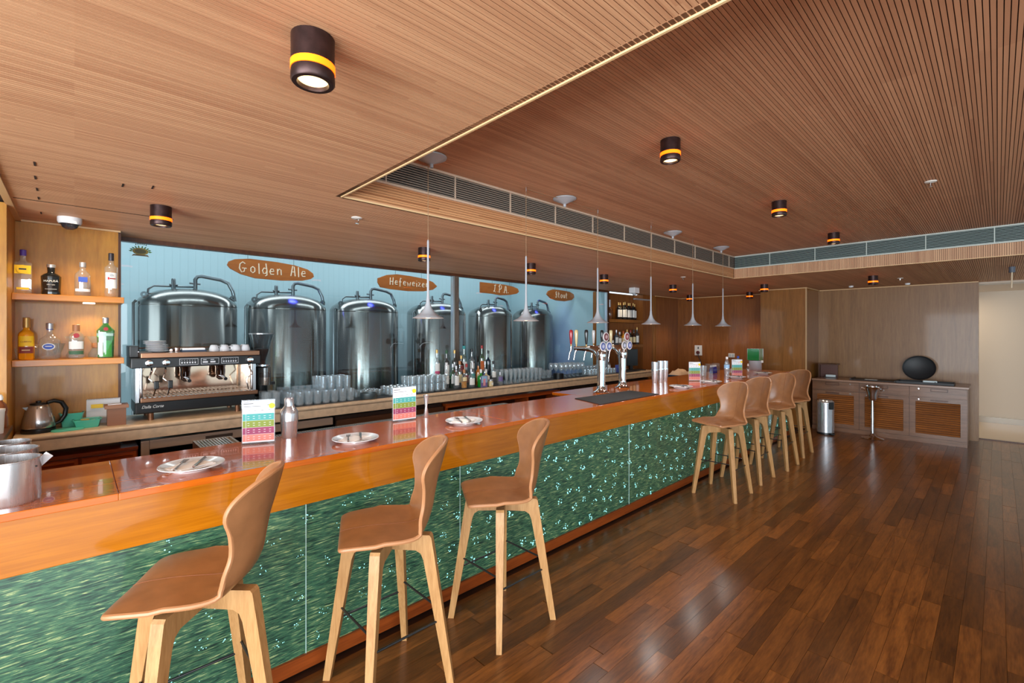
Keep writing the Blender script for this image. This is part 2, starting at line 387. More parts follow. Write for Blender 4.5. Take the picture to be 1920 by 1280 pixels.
# small dark access slots in the slats over the drinks shelves
for (x, y, rz) in [(-.14, 3.22, 0), (-.15, 3.50, 0), (-.155, 3.78, 0), (-.158, 4.02, 0), (-.165, 4.5, 0), (.195, 3.35, 0), (.32, 3.28, 0)]:
    MB().box(-.004, .004, -.035, .035, -.002, .004).build('panel_slot', M_DARK, low, (x, y, ZC))
MB().box(-.27, .52, 4.10, 4.108, ZC - .002, ZC + .004).build('panel_joint', M_DARK, low)
# recess sides
rs = struct('wall_recess', MB().box(XS0, XS1 + .02, YS + .012, YS + .03, ZC, ZU + .02), M_DARK)
zz = ZC + .004; proto = None
while zz < 2.66:
    if proto is None: proto = MB().box(XS0 + .003, XS1 - .001, YS, YS + .012, .0015, PT - .0015).build('slat', MATS['slat_face'], rs, (0, 0, zz))
    else: inst(proto, 'slat', rs, (0, 0, zz))
    zz += PT
re_ = struct('wall_recess_end', MB().box(XS1 + .012, XS1 + .03, -4, YS + .02, ZC, ZU + .02), M_DARK)
mb = MB(); y = -2.2; sl = None; nS = 0
while y < YS - PT:
    if -.3 < y:
        if sl is None: sl = MB().box(XS1, XS1 + .013, .0015, PT - .0015, 0, .137).build('slat', MATS['slat_end'], re_, (0, y, ZC + .001))
        else: inst(sl, 'slat', re_, (0, y, ZC + .001))
    else: mb.box(XS1, XS1 + .013, y + .0015, y + PT - .0015, ZC + .001, ZC + .138)
    y += PT
mb.build('slat_field', MATS['slat_end'], re_, kind='stuff')
struct('wall_recess_near', MB().box(XS0 - .03, XS0 - .005, -4, YS + .02, ZC + .0, ZU + .02), MATS['slat_low'])
struct('trim_1', MB().box(XS0 - .006, XS0 + .003, -4, YS, ZC - .006, ZC + .03), M_BEAD)
struct('trim_2', MB().box(XS0, XS1 + .004, YS - .004, YS + .004, ZC - .004, ZC + .004), M_BEAD)
struct('trim_3', MB().box(XS1 - .004, XS1 + .004, -4, YS, ZC - .004, ZC + .004), M_BEAD)
struct('trim_4', MB().box(-.315, -.28, 3.0, 4.88, ZC - .012, ZC + .004), M_BEAD)
struct('trim_5', MB().box(XW - .03, XW, .21, 5.15, ZC - .014, ZC), M_BEAD)
struct('trim_6', MB().box(9.2, XW, 5.13, 5.16, ZC - .014, ZC), M_BEAD)
struct('trim_7', MB().box(-.31, .27, 4.86, 4.88, ZC - .012, ZC), M_BEAD)
struct('trim_8', MB().box(.27, 7.4, 5.13, 5.2, ZC - .035, ZC + .01), M_DARKW)
# long air vents
def vent(name, label, along, a0, a1, fixed, fm, sm, rows=10, step=.55):
    t = thing(name, label, 'air vent', (0, 0, 0), 0, 'long slotted air vents in the ceiling recess')
    def bx(a, b, d0, d1, z0, z1, nm, m):
        mb = MB()
        if along == 'X': mb.box(a, b, fixed - d1, fixed - d0, z0, z1)
        else: mb.box(fixed - d1, fixed - d0, a, b, z0, z1)
        return mb.build(nm, m, t)
    bx(a0, a1, .001, .004, 2.665, 2.845, 'backing', mat('vent_black', (14, 12, 11), .9))
    bx(a0, a1, .002, .02, 2.834, 2.849, 'frame', fm); bx(a0, a1, .002, .02, 2.661, 2.675, 'frame', fm)
    n = rows; dz = (2.834 - 2.675) / n; pr = None
    for i in range(n):
        z = 2.675 + dz * (i + .5)
        if pr is None: pr = bx(a0, a1, .005, .015, z - dz * .2, z + dz * .2, 'slat', sm); z0 = z
        else: inst(pr, 'slat', t, (0, 0, z - z0))
    a = a0 + step * .5
    while a < a1: bx(a - .004, a + .004, .004, .017, 2.675, 2.834, 'divider', fm); a += step
vent('air_vent', 'beige slotted air vent running along the recess above the pendant lamps', 'X', XS0 + .01, XS1 - .02, YS, M_VENT, M_VSLAT)
vent('air_vent', 'slotted air vent with cool daylight in its colour across the far end of the ceiling recess', 'Y', -3, YS - .02, XS1, M_VENT_DAY, M_VSLAT_DAY)

# walls
struct('wall_back', MB().box(XW, XW + .2, .21, 5.4, 0, ZC + .02), M_WALLB)
struct('wall_bar_end', MB().box(XW - .02, XW, 3.0, 5.2, 0, ZC - .014), M_WALLR)
struct('wall_left_of_bar_end', MB().box(8.86, XW, 5.2, 5.4, 0, ZC + .02), M_WALLR)
struct('trim_9', MB().box(9.16, 9.24, 5.175, 5.2, 0, ZC), M_PILLAR)
struct('trim_10', MB().box(9.27, 9.30, 5.18, 5.2, 0, ZC), M_PILLAR)
struct('pillar', MB().box(9.5, XW, 2.37, 3.12, 0, ZC), M_PILLAR)
struct('trim_11', MB().box(9.46, XW, 2.34, 3.14, ZC - .014, ZC - .001), M_BEAD)
struct('trim_12', MB().box(9.49, 9.51, 2.352, 2.372, 0, ZC - .015), mat('pillar_edge', (196, 160, 116), .4))
struct('wall_near', MB().box(-3.7, -3.6, 2.0, 5.4, 0, ZC), M_CREAM)
# far shelving bay behind the taps
struct('wall_shelf_bay', MB().box(7.42, 8.86, 5.42, 5.5, 0, ZC), M_WALLR)
struct('wall_shelf_bay_side', MB().box(7.47, 7.50, 5.17, 5.42, 0, ZC), M_DARKW)
struct('wall_shelf_bay_end', MB().box(8.78, 8.86, 5.2, 5.42, 0, ZC), M_WALLR)
# drinks niche
struct('wall_niche', MB().box(-.6, .27, 4.88, 5.0, 0, ZC), M_NICHE)
struct('wall_niche_return', MB().box(.256, .272, 4.862, 5.2, 0, ZC - .012), M_DARKW)
struct('wall_niche_side', MB().box(-.75, -.31, 4.3, 4.88, 0, ZC), M_NICHE)
# brewery room
struct('wall_brewery_back', MB().box(-2, 7.6, 7.85, 7.95, 0, 3.45), M_BRW)
br = bpy.data.objects['wall_brewery_back']
pr = None
for k in range(104):
    x = -1.9 + k * .09
    if pr is None: pr = MB().box(0, .0892, 7.846, 7.85, 0, 3.4).build('panel', M_BRW, br, (x, 0, 0))
    else: inst(pr, 'panel', br, (x, 0, 0))
bs = struct('wall_brewery_side', MB().box(7.425, 7.465, 5.2, 7.85, 0, 3.45), M_BRW)
struct('wall_brewery_near', MB().box(-2, -1.3, 5.25, 7.85, 0, 3.45), M_BRW)
struct('ceiling.002', MB().box(-2, 7.6, 5.3, 7.95, 3.42, 3.5), mat('brewery_ceiling', (190, 200, 205), .7))
struct('floor.001', MB().box(-2, 7.6, 5.2, 7.95, -.08, 0), mat('brewery_floor', (120, 130, 134), .5))
struct('wall_header', MB().box(-2, 7.42, 5.3, 5.34, ZC + .01, 3.45), mat('brewery_header', (120, 130, 134), .7))
# glass between bar and brewery
wn = bpy.data.objects.new('window_1', None); COL.objects.link(wn); wn['kind'] = 'structure'
MB().box(.272, 3.775, 5.176, 5.184, .9, ZC - .03).build('pane', M_GLASSW, wn)
MB().box(3.865, 7.40, 5.176, 5.184, .9, ZC - .03).build('pane', M_GLASSW, wn)
MB().box(3.775, 3.80, 5.15, 5.21, .9, ZC - .03).build('frame', mat('aluminium', (190, 200, 205), .3, .8), wn)
MB().box(3.80, 3.865, 5.14, 5.22, .9, ZC - .03).build('mullion', wood('weathered_wood', (70, 56, 46), (130, 116, 104), 'Z', 1.2, .6, stretch=12), wn)
MB().box(7.395, 7.42, 5.15, 5.21, .9, ZC - .03).build('frame', mat('aluminium'), wn)
# corridor behind the far wall's end
struct('floor.002', MB().box(10.62, 13, -6, 2.5, -.05, .012), M_PALEF)
struct('wall_corridor', MB().box(12.65, 12.8, -6, 2.5, 0, 2.7), M_CREAM)
struct('trim_13', MB().box(12.60, 12.65, -6, 2.5, .01, .12), mat('corridor_skirting', (186, 176, 160), .15))
struct('ceiling.003', MB().box(10.9, 13, -6, 2.5, 2.5, 2.6), M_CREAM)
struct('trim_14', MB().box(10.60, 10.64, -4, .21, -.01, .013), M_DARKW)
struct('wall_header_far', MB().box(10.55, 10.62, -4, .21, ZC - .03, ZC + .3), M_CREAM)
# window walls out of shot: sill, posts and panes
struct('wall_window_side', MB().box(-3.6, 10.6, -4.05, -3.95, 0, .25).box(-3.6, 10.6, -4.05, -3.95, 2.4, 2.95), M_CREAM)
for k in range(9):
    struct('trim_%d' % (20 + k), MB().box(-3.6 + k * 1.76, -3.52 + k * 1.76, -4.05, -3.95, .25, 2.4), M_DARKW)
MB().box(-3.6, 10.6, -4.004, -3.998, .25, 2.4).build('window_2', M_GLASSW)['kind'] = 'structure'
struct('wall_window_end', MB().box(-3.7, -3.6, -4, 2, 0, .25).box(-3.7, -3.6, -4, 2, 2.4, 2.95), M_CREAM)

# ================================================================== BAR
bar = thing('bar_counter', 'long bar with lacquered wood top, orange fascia and glowing green glass front', 'bar counter', (0, 0, 0))
def panel_mat():
    m, nt, b = newmat('green_fabric_glass'); N = nt.nodes; L = nt.links
    g = N.new('ShaderNodeNewGeometry'); mp = N.new('ShaderNodeMapping'); mp.inputs['Scale'].default_value = (9, 1, 105); mp.inputs['Rotation'].default_value = (0, math.radians(7), 0)
    L.new(g.outputs['Position'], mp.inputs['Vector'])
    n = N.new('ShaderNodeTexNoise'); n.inputs['Scale'].default_value = 1.6; n.inputs['Detail'].default_value = 5; n.inputs['Roughness'].default_value = .65; n.inputs['Distortion'].default_value = .5
    L.new(mp.outputs[0], n.inputs['Vector'])
    r = N.new('ShaderNodeValToRGB'); e = r.color_ramp.elements
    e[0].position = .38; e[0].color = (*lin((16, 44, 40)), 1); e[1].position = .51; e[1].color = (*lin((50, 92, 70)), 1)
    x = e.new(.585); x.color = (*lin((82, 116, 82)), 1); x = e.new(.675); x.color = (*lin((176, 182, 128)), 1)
    L.new(n.outputs['Fac'], r.inputs[0])
    n2 = N.new('ShaderNodeTexNoise'); n2.inputs['Scale'].default_value = 3.2; n2.inputs['Detail'].default_value = 2; L.new(g.outputs['Position'], n2.inputs['Vector'])
    mx = N.new('ShaderNodeMix'); mx.data_type = 'RGBA'; mx.blend_type = 'MULTIPLY'; mx.inputs[0].default_value = .5
    r2 = N.new('ShaderNodeValToRGB'); r2.color_ramp.elements[0].position = .35; r2.color_ramp.elements[1].position = .65; r2.color_ramp.elements[0].color = (.35, .55, .6, 1); r2.color_ramp.elements[1].color = (1, 1, .9, 1)
    L.new(n2.outputs['Fac'], r2.inputs[0]); L.new(r.outputs[0], mx.inputs[6]); L.new(r2.outputs[0], mx.inputs[7])
    L.new(mx.outputs[2], b.inputs['Base Color']); b.inputs['Roughness'].default_value = .35; b.inputs['Coat Weight'].default_value = .6; b.inputs['Coat Roughness'].default_value = .04
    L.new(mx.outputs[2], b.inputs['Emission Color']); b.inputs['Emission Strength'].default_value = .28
    MATS['green_fabric_glass'] = m; return m
MP = panel_mat()
XE = 8.78; XB0 = -1.4
seams = [XB0, .856, 1.834, 3.847, 5.85, 7.4, XE - .02]
for a, b_ in zip(seams, seams[1:]):
    MB().box(a + .0015, b_ - .0015, BY + .018, BY + .04, .073, .84).build('glass_panel', MP, bar)
MB().box(XB0, XE - .03, BY + .04, 2.95, .0, 1.0).build('carcass', M_DARKW, bar)
for x in seams[1:-1]: MB().box(x - .0013, x + .0013, BY + .014, BY + .03, .073, .836).build('seam_strip', mat('seam_white', (190, 220, 215), .4), bar)
MB().box(XB0, XE - .02, BY + .002, BY + .04, 0, .073).build('kick_board', M_KICK, bar)
fs = [XB0, 3.04, 5.4, XE]
for a, b_ in zip(fs, fs[1:]): MB().box(a, b_ - .0008, BY - .003, BY + .03, .836, 1.062, bev=.003).build('fascia_board', M_FASCIA, bar)
tp = [XB0, .129, 2.3, 3.76]
for a, b_ in zip(tp, tp[1:]): MB().box(a, b_ - .0008, BY - .004, 3.06, 1.035, 1.065, bev=.003).build('counter_board', M_TOP, bar)
for a, b_ in ((3.76, 5.6), (5.6, 7.3), (7.3, XE)): MB().box(a, b_ - .0008, BY - .004, 3.33, 1.035, 1.065, bev=.003).build('counter_board', M_TOP, bar)
MB().box(3.76, XE - .04, 2.95, 3.3, .6, 1.034).build('carcass', M_DARKW, bar)
MB().box(XE - .03, XE - .003, BY + .03, 3.3, 0, 1.034).build('end_panel', M_DARKW, bar)
mb = MB(); random.seed(12); pts = []
tries = 0
while len(pts) < 300 and tries < 9000:
    tries += 1; x = random.uniform(.2, 8.7); z = random.uniform(.1, .82)
    if all((x - a) ** 2 + (z - c) ** 2 > .105 ** 2 for a, c in pts): pts.append((x, z))
for x, z in pts:
    k = min(1, max(.45, (x - .2) / 2.2))
    for q in range(random.randint(5, 8)):
        a = random.uniform(0, 2 * PI); rr = random.uniform(.008, .03); r = random.uniform(.0027, .0064) * k
        cx, cz = x + rr * math.cos(a) * 1.15, z + rr * math.sin(a)
        mb.add([(cx + r * 1.25 * math.cos(t * PI / 3), BY + .0165, cz + r * math.sin(t * PI / 3)) for t in range(6)], [tuple(range(6))])
mb.build('led_reflections', mat('led_glint', (160, 236, 238), .4, emit=1.05, ergb=(160, 236, 238)), bar, kind='stuff')  # glowing discs imitate reflections of an LED string behind the glass

# steel bar station with drip grating behind the bar
def grate(name, label, x0, x1, y0, y1, z):
    t = thing(name, label, 'drip tray', (x0, y0, z), 0)
    w_, d_ = x1 - x0, y1 - y0
    MB().box(0, w_, 0, d_, -.12, -.012).build('tray', M_STEELX, t)
    mb = MB(); mb.box(0, w_, 0, .012, -.012, .0).box(0, w_, d_ - .012, d_, -.012, 0).box(0, .012, .012, d_ - .012, -.012, 0).box(w_ - .012, w_, .012, d_ - .012, -.012, 0); mb.build('rim', M_STEELX, t)
    mb = MB(); x = .02
    while x < w_ - .02: mb.box(x, x + .006, .012, d_ - .012, -.008, -.002); x += .016
    mb.build('grating', mat('grate_steel', (190, 196, 198), .3, .9), t, kind='stuff')
    for a in (.03, w_ - .06): MB().box(a, a + .03, .02, d_ - .02, .002 - z, -.12).build('support', M_STEELX, t)
grate('drip_tray', 'short steel drip grating behind the striped menu and shaker', .52, .72, 3.12, 3.36, 1.05)
grate('drip_tray', 'long steel drip grating along the back edge of the bar top', .86, 2.95, 3.075, 3.22, 1.045)

# ================================================================== BACK COUNTER
bc = thing('back_counter', 'long back counter with pale stone top and rounded edge under the brewery window', 'counter', (0, 0, 0))
CY0 = 4.55; CX1 = 8.1
mb = MB(); prof = []
for i in range(9):
    a = PI / 2 + PI * i / 8; prof.append((CY0 + .02 + .02 * math.cos(a), .98 + .02 * math.sin(a)))
for xa, xb, yb in ((-.30, .275, 4.855), (.275, CX1, 5.135)):
    poly = prof + [(yb, .96), (yb, 1.0)]; mb = MB()
    vs = [(x, p[0], p[1]) for x in (xa, xb) for p in poly]; n = len(poly)
    mb.add(vs, [tuple(range(n)), tuple(reversed(range(n, 2 * n)))] + [(i, (i + 1) % n, (i + 1) % n + n, i + n) for i in range(n)])
    mb.build('stone_top', M_STONE, bc)
for a, b_ in ((-.30, 1.9), (1.9, 4.4), (4.4, 6.4), (6.4, CX1)): MB().box(a, b_ - .001, CY0 + .01, 4.75, .885, .96).build('stone_apron', M_STONE, bc)
struct('wall_under_counter', MB().box(.28, CX1, 4.93, 5.15, 0, .88), M_DARK)
tag(MB().box(1.26, 4.25, CY0 + .06, 5.12, 1.0005, 1.004).build('rubber_runner', M_BLACKM), 'thin black rubber runner under the tumblers and spirit bottles', 'bar mat', 'rubber runners on the back counter')
tag(MB().box(4.27, 7.7, CY0 + .06, 5.12, 1.0005, 1.004).build('rubber_runner', M_BLACKM), 'thin black rubber runner under the pilsner and wine glasses', 'bar mat', 'rubber runners on the back counter')
# units beneath
t = thing('drawer_unit', 'red-brown wooden drawer unit under the counter beside the drinks niche', 'cabinet', (-.3, 4.62, 0))
MB().box(0, .66, .02, .28, 0, .80).build('body', M_RED, t)
MB().box(0, .66, -.01, .28, .80, .825).build('top', M_RED, t)
for k in range(2):
    d = MB().box(.01 + k * .33, .32 + k * .33, -.002, .02, .66, .79).build('drawer', M_RED, t)
    MB().box(.1 + k * .33, .3 + k * .33, -.012, -.002, .765, .78).build('handle', M_RED, d)
    MB().lathe([(0, 0), (.012, 0), (.012, .006), (0, .006)], 12, T(.06 + k * .33, -.002, .72) @ RX(PI / 2)).build('lock', M_CHROME, d)
t = thing('undercounter_fridge', 'stainless under-counter fridge below the coffee machine', 'fridge', (.38, 4.60, 0))
MB().box(0, 1.5, .03, .30, 0, .86).build('body', M_BLACK, t)
MB().box(-.005, .05, -.01, .03, .0, .86, bev=.006).build('side_trim', mat('fridge_front', (190, 168, 150), .4, .4), t)
MB().box(.05, 1.5, -.012, .03, .79, .86, bev=.004).build('control_strip', mat('fridge_front', (190, 168, 150), .4, .4), t)
MB().box(.42, .62, -.014, -.012, .812, .838).build('display', mat('display_dark', (70, 60, 54), .3), t)
MB().box(.05, 1.5, .0, .03, .05, .78).build('door', glass('fridge_glass', (60, 60, 60), .06, .05), t)
t = thing('steel_cabinet', 'bronze toned steel cabinet front below the racks of tumblers', 'cabinet', (1.92, 4.60, 0))
MB().box(0, 1.3, .03, .30, 0, .86).build('body', M_DARK, t); MB().box(0, 1.3, -.01, .03, .74, .825).build('front_rail', M_BRONZE, t); MB().box(0, 1.3, .0, .03, .05, .73).build('door', M_STEELX, t)
t = thing('open_shelf_unit', 'open red-brown wooden shelf unit with dividers under the bottles', 'cabinet', (3.26, 4.60, 0))
MB().box(0, 2.1, -.01, .29, .80, .85).build('top_rail', M_RED, t); MB().box(0, 2.1, .25, .3, 0, .8).build('back_board', M_DARKW, t)
for x in (0, .7, 1.4, 2.07): MB().box(x, x + .03, 0, .25, 0, .8).build('divider', M_RED, t)
MB().box(.03, 2.07, .02, .25, .35, .38).build('shelf', M_RED, t)
t = thing('steel_cabinet', 'steel cabinet front under the counter behind the beer taps', 'cabinet', (5.4, 4.60, 0))
MB().box(0, 2.6, .03, .30, 0, .86).build('body', M_DARK, t); MB().box(0, 2.6, -.01, .03, .76, .84).build('front_rail', M_STEELX, t); MB().box(0, 2.6, 0, .03, .05, .75).build('door', M_STEELX, t)

# side ledge at the niche
t = thing('side_ledge', 'narrow dark wood ledge board against the niche side at the picture edge', 'ledge', (0, 0, 0))
MB().box(-.75, -.285, 3.3, 4.30, 1.09, 1.12).build('ledge_board', M_DARKW, t)
MB().box(-.70, -.32, 3.4, 4.30, 0, 1.09).build('ledge_base', M_DARKW, t)

# ================================================================== NICHE SHELVES
def shelf(name, label, x0, x1, y0, y1, z, th, m, group, lamp=None):
    t = thing(name, label, 'shelf', (0, 0, 0), 0, group)
    MB().box(x0, x1, y0, y1, z - th, z, bev=.003).build('shelf_board', m, t)
    if lamp is not None:
        MB().lathe([(0, -.006), (.035, -.006), (.035, 0), (0, 0)], 20, T(lamp, (y0 + y1) / 2, z - th)).build('puck_light', mat('puck_lit', (255, 240, 215), .3, emit=6), t)
        light('SPOT', 'shelf_puck', (lamp, (y0 + y1) / 2, z - th - .012), 7, (1, .78, .5), (0, 0, 0), spot_size=2.4, spot_blend=.8, shadow_soft_size=.03)
shelf('wall_shelf', 'upper orange wooden shelf with four spirit bottles in the niche', -.309, .276, 4.6, 4.879, 1.977, .045, M_SHELF, 'shelves in the drinks niche', .08)
shelf('wall_shelf', 'lower orange wooden shelf with four bottles and glass servers in the niche', -.309, .276, 4.6, 4.879, 1.517, .045, M_SHELF, 'shelves in the drinks niche')
light('SPOT', 'niche_spot', (.0, 4.45, ZC - .03), 22, (1, .78, .5), (math.radians(12), 0, 0), spot_size=1.9, spot_blend=.8, shadow_soft_size=.04)

# ---- bottles
def bottle(name, label, loc, prof, gm, cap=None, capz=None, labels=(), sq=0, liquid=None, n=20, sy=1, group=None, rz=0, cat='bottle'):
    """prof (r,z); labels = (z0,z1,colour,front half-angle) ; cap=(material,r,z0,z1)"""
    t = thing(name, label, cat, loc, rz, group)
    MB().lathe(prof, n, sq=sq, sy=sy).build('body', gm, t)
    if liquid:
        m, zt = liquid; p2 = [(max(0, r - .0035), max(z, .006)) for r, z in prof if z < zt]; p2 = [(0, .006)] + p2 + [(p2[-1][0], zt), (0, zt)]
        MB().lathe(p2, n, sq=sq, sy=sy).build('liquid', m, t)
    if cap:
        m, r, z0, z1 = cap; MB().lathe([(0, z0), (r, z0), (r, z1 - .003), (r - .003, z1), (0, z1)], 14).build('cap', m, t)
    for lb in labels:
        z0, z1, m, half = lb[:4]
        rr = 0
        for (ra, za), (rb, zb) in zip(prof, prof[1:]):
            for q in (z0, (z0 + z1) / 2, z1):
                if za <= q <= zb and zb > za: rr = max(rr, ra + (rb - ra) * (q - za) / (zb - za))
        rr += .0012
        vs = []; fs = []; k = 10
        for i in range(k + 1):
            a = -PI / 2 + half * (2 * i / k - 1); c, q = math.cos(a), math.sin(a); kk = (1 - sq) + sq / max(abs(c), abs(q)) if sq else 1
            vs += [(rr * c * kk, rr * q * kk * sy, z0), (rr * c * kk, rr * q * kk * sy, z1)]
        for i in range(k): fs.append((2 * i, 2 * i + 2, 2 * i + 3, 2 * i + 1))
        MB().add(vs, fs, True).build('bottle_label', m, t)
    return t
def bprof(r, hb, hn, rn, sh=.03, base=0):
    return [(0, base), (r * .9, base), (r, base + .008), (r, hb - sh), (r * .92, hb - sh * .45), (rn * 1.7, hb), (rn * 1.1, hb + .012), (rn, hb + .03), (rn, hn), (0, hn)]
LW = mat('label_white', (236, 236, 232), .6); LY = mat('label_yellow', (246, 206, 24), .5); LBLU = mat('label_blue', (44, 78, 176), .5); LRED = mat('label_red', (176, 34, 44), .5)
LMAR = mat('label_maroon', (128, 46, 46), .6); LBLK = mat('label_black', (24, 26, 28), .4); LCRM = mat('label_cream', (224, 206, 160), .6); LGRN = mat('label_green', (60, 100, 70), .6)
CPUR = mat('cap_purple', (84, 62, 160), .4); CSIL = mat('cap_silver', (190, 190, 196), .3, .7); CGOLD = mat('cap_gold', (206, 164, 96), .35, .5); CRED = mat('cap_red', (170, 40, 36), .4); CWHT = mat('cap_white', (235, 235, 235), .4)
CBRN = mat('cap_cork', (196, 132, 88), .5); BLKG = mat('black_bottle', (22, 26, 28), .12, coat=.6)
Z1, Z2 = 1.978, 1.518
FACEROT = .35
b1 = bottle('gin_bottle', 'tall clear square bottle with yellow label and purple cap on upper shelf', (-.262, 4.72, Z1), bprof(.045, .225, .275, .014, .012), M_GLB, (CPUR, .017, .27, .312), None, [(.14, .20, LY, .75), (.03, .045, LY, .6)], sq=.8, sy=.8)
MB().lathe([(0, 0), (.03, 0), (.03, .001), (0, .001)], 20, T(0, -.0378, .172) @ RX(PI / 2)).build('bottle_label', LY, b1)
MB().box(-.018, .018, -.0395, -.0389, .168, .178).build('print', LBLK, b1)
b2 = bottle('gin_bottle', 'squat black bottle with white lettering on the upper shelf', (-.122, 4.72, Z1), [(0, 0), (.05, 0), (.052, .01), (.05, .03), (.054, .12), (.054, .135), (.04, .15), (.024, .158), (.02, .165), (.022, .20), (0, .20)], BLKG, (CSIL, .024, .20, .222), None, (), sq=.25)
text('HAPUSÁ', .02, LW, b2, T(0, -.0565, .098) @ FACE)
text('DRY GIN', .0105, LW, b2, T(0, -.0555, .072) @ FACE)
MB().box(-.03, .03, -.0555, -.054, .04, .042).build('print', LW, b2)
b3 = bottle('vodka_bottle', 'clear rounded bottle with blue patch and silver cap on upper shelf', (.045, 4.72, Z1), bprof(.047, .185, .225, .017, .04), M_GLB, (CSIL, .02, .22, .256), None, [(.035, .055, LW, 1.0)], sq=.1)
MB().box(-.024, .026, -.0492, -.0478, .105, .142).build('bottle_label', LBLU, b3)
b4 = bottle('vodka_bottle', 'tall clear bottle with white label and grey cap at the end of upper shelf', (.206, 4.72, Z1), bprof(.04, .245, .30, .014, .02), M_GLB, (mat('cap_dark', (70, 66, 70), .3, .5), .017, .285, .343), None, [(.07, .19, LW, .95)])
MB().box(-.022, -.012, -.0425, -.0415, .135, .155).build('print', LRED, b4); MB().box(-.01, .024, -.0425, -.0415, .139, .149).build('print', LMAR, b4); MB().lathe([(0, 0), (.012, 0), (.012, .001), (0, .001)], 14, T(0, -.0415, .17) @ RX(PI / 2)).build('print', mat('label_grey', (150, 160, 170), .6), b4)
b5 = bottle('tequila_bottle', 'golden tequila bottle with yellow and maroon label on lower shelf', (-.245, 4.70, Z2), bprof(.042, .20, .26, .015, .03), mat('tequila_amber', (236, 156, 24), .08, coat=.7), (CGOLD, .019, .225, .295), None, [(.095, .165, LY, .9), (.045, .09, LMAR, .9)], sq=.35, sy=.85)
text('CUERVO', .014, LMAR, b5, T(0, -.0465, .125) @ FACE); MB().box(-.02, .02, -.045, -.044, .064, .070).build('print', LCRM, b5)
b6 = bottle('spirit_bottle', 'clear round-shouldered bottle with oval blue label on lower shelf', (-.128, 4.70, Z2), bprof(.058, .165, .215, .017, .05), M_GLB, (CSIL, .021, .215, .258), None, [(.21, .222, LBLU, 3.1)], sq=.15)
MB().lathe([(0, 0), (.033, 0), (.033, .001), (0, .001)], 24, T(-.005, -.0615, .09) @ RX(PI / 2) @ Matrix.Diagonal((1, .72, 1, 1))).build('bottle_label', LW, b6)
MB().lathe([(0, 0), (.028, 0), (.028, .001), (0, .001)], 24, T(-.005, -.0625, .09) @ RX(PI / 2) @ Matrix.Diagonal((1, .68, 1, 1))).build('bottle_label', LBLU, b6)
MB().box(-.022, .012, -.0645, -.0635, .09, .095).build('print', LW, b6)
b7 = bottle('gin_bottle', 'clear straight bottle with red seal and copper cap on lower shelf', (.01, 4.70, Z2), bprof(.045, .185, .205, .018, .03), M_GLB, (CBRN, .021, .2, .25), None, [(.07, .125, LW, .9), (.03, .055, LGRN, .9)], sq=.3)
MB().lathe([(0, 0), (.017, 0), (.017, .002), (0, .002)], 18, T(0, -.047, .168) @ RX(PI / 2)).build('seal', LRED, b7)
b8 = bottle('gin_bottle', 'bright green gin bottle with red seal at the end of lower shelf', (.173, 4.70, Z2), [(0, 0), (.046, 0), (.047, .01), (.052, .19), (.053, .205), (.03, .235), (.018, .25), (.016, .27), (0, .27)], M_GREENG, (CSIL, .019, .262, .305), None, [(.165, .185, mat('label_silver', (180, 214, 200), .4), 1.3)], sq=.3, liquid=(mat('green_spirit', (40, 190, 60), .15), .13))
MB().box(-.045, -.018, -.056, -.0545, .025, .115).build('bottle_label', LW, b8); MB().lathe([(0, 0), (.014, 0), (.014, .002), (0, .002)], 16, T(0, -.05, .218) @ RX(PI / 2)).build('seal', LRED, b8)
def server(x, y, label):
    t = thing('coffee_server', label, 'coffee server', (x, y, Z2), 0, 'hourglass coffee servers on the lower shelf')
    MB().lathe([(0, .002), (.05, .002), (.052, .02), (.022, .085), (.024, .095), (.06, .162)], 24).build('glass', M_GL, t)
    MB().lathe([(.025, .07), (.031, .075), (.031, .105), (.027, .112), (.024, .105), (.024, .075)], 20).build('wooden_collar', CBRN, t)
server(.005, 4.815, 'hourglass glass coffee server behind the copper capped bottle')
server(.127, 4.815, 'hourglass glass coffee server half hidden by the green bottle')
t = thing('glass_teapot', 'round glass teapot behind the golden tequila bottle', 'teapot', (-.236, 4.805, Z2))
MB().lathe([(0, .002), (.05, .002), (.07, .04), (.062, .085), (.04, .105)], 24).build('body', M_GL, t)
hd = [(.062 + .035 * math.sin(a), 0, .055 + .045 * math.cos(a)) for a in [PI * i / 10 for i in range(11)]]
MB().tube(hd, .006, 8).build('handle', M_GL, t); MB().tube([(-.06, 0, .05), (-.085, 0, .08), (-.095, 0, .11)], [.012, .009, .007], 8).build('spout', M_GL, t)
t = thing('glass_dripper', 'small clear glass dripper leaning behind the blue label bottle', 'dripper', (-.092, 4.832, Z2))
MB().lathe([(.012, .0), (.014, .02), (.045, .11), (.043, .11), (.012, .022)], 20).build('cone', M_GL, t)
# left ledge
t = thing('sauce_bottle', 'brown squeezy sauce bottle with white cap on the side ledge', 'bottle', (-.335, 4.22, 1.12))
MB().lathe([(0, 0), (.036, 0), (.038, .01), (.038, .06), (.032, .08), (.037, .11), (.03, .145), (.015, .165), (.015, .175), (0, .175)], 20).build('body', mat('chocolate_sauce', (122, 66, 34), .3, coat=.4), t)
MB().lathe([(.018, .172), (.018, .19), (.012, .205), (0, .207)], 14).build('cap', CWHT, t)
MB().box(-.015, .024, -.0395, -.037, .07, .1).build('bottle_label', LW, t)
for i, (x, y) in enumerate([(-.33, 4.0), (-.36, 3.88)]):
    t = thing('jar', ['white plastic tub beside the brown sauce bottle', 'pinkish lidded tub in front of the white tub on the ledge'][i], 'jar', (x, y, 1.12))
    MB().lathe([(0, 0), (.03, 0), (.036, .13), (0, .13)], 20).build('body', [CWHT, mat('pink_tub', (206, 170, 156), .5)][i], t)
    MB().lathe([(.038, .128), (.038, .142), (0, .144)], 20).build('lid', CWHT, t)
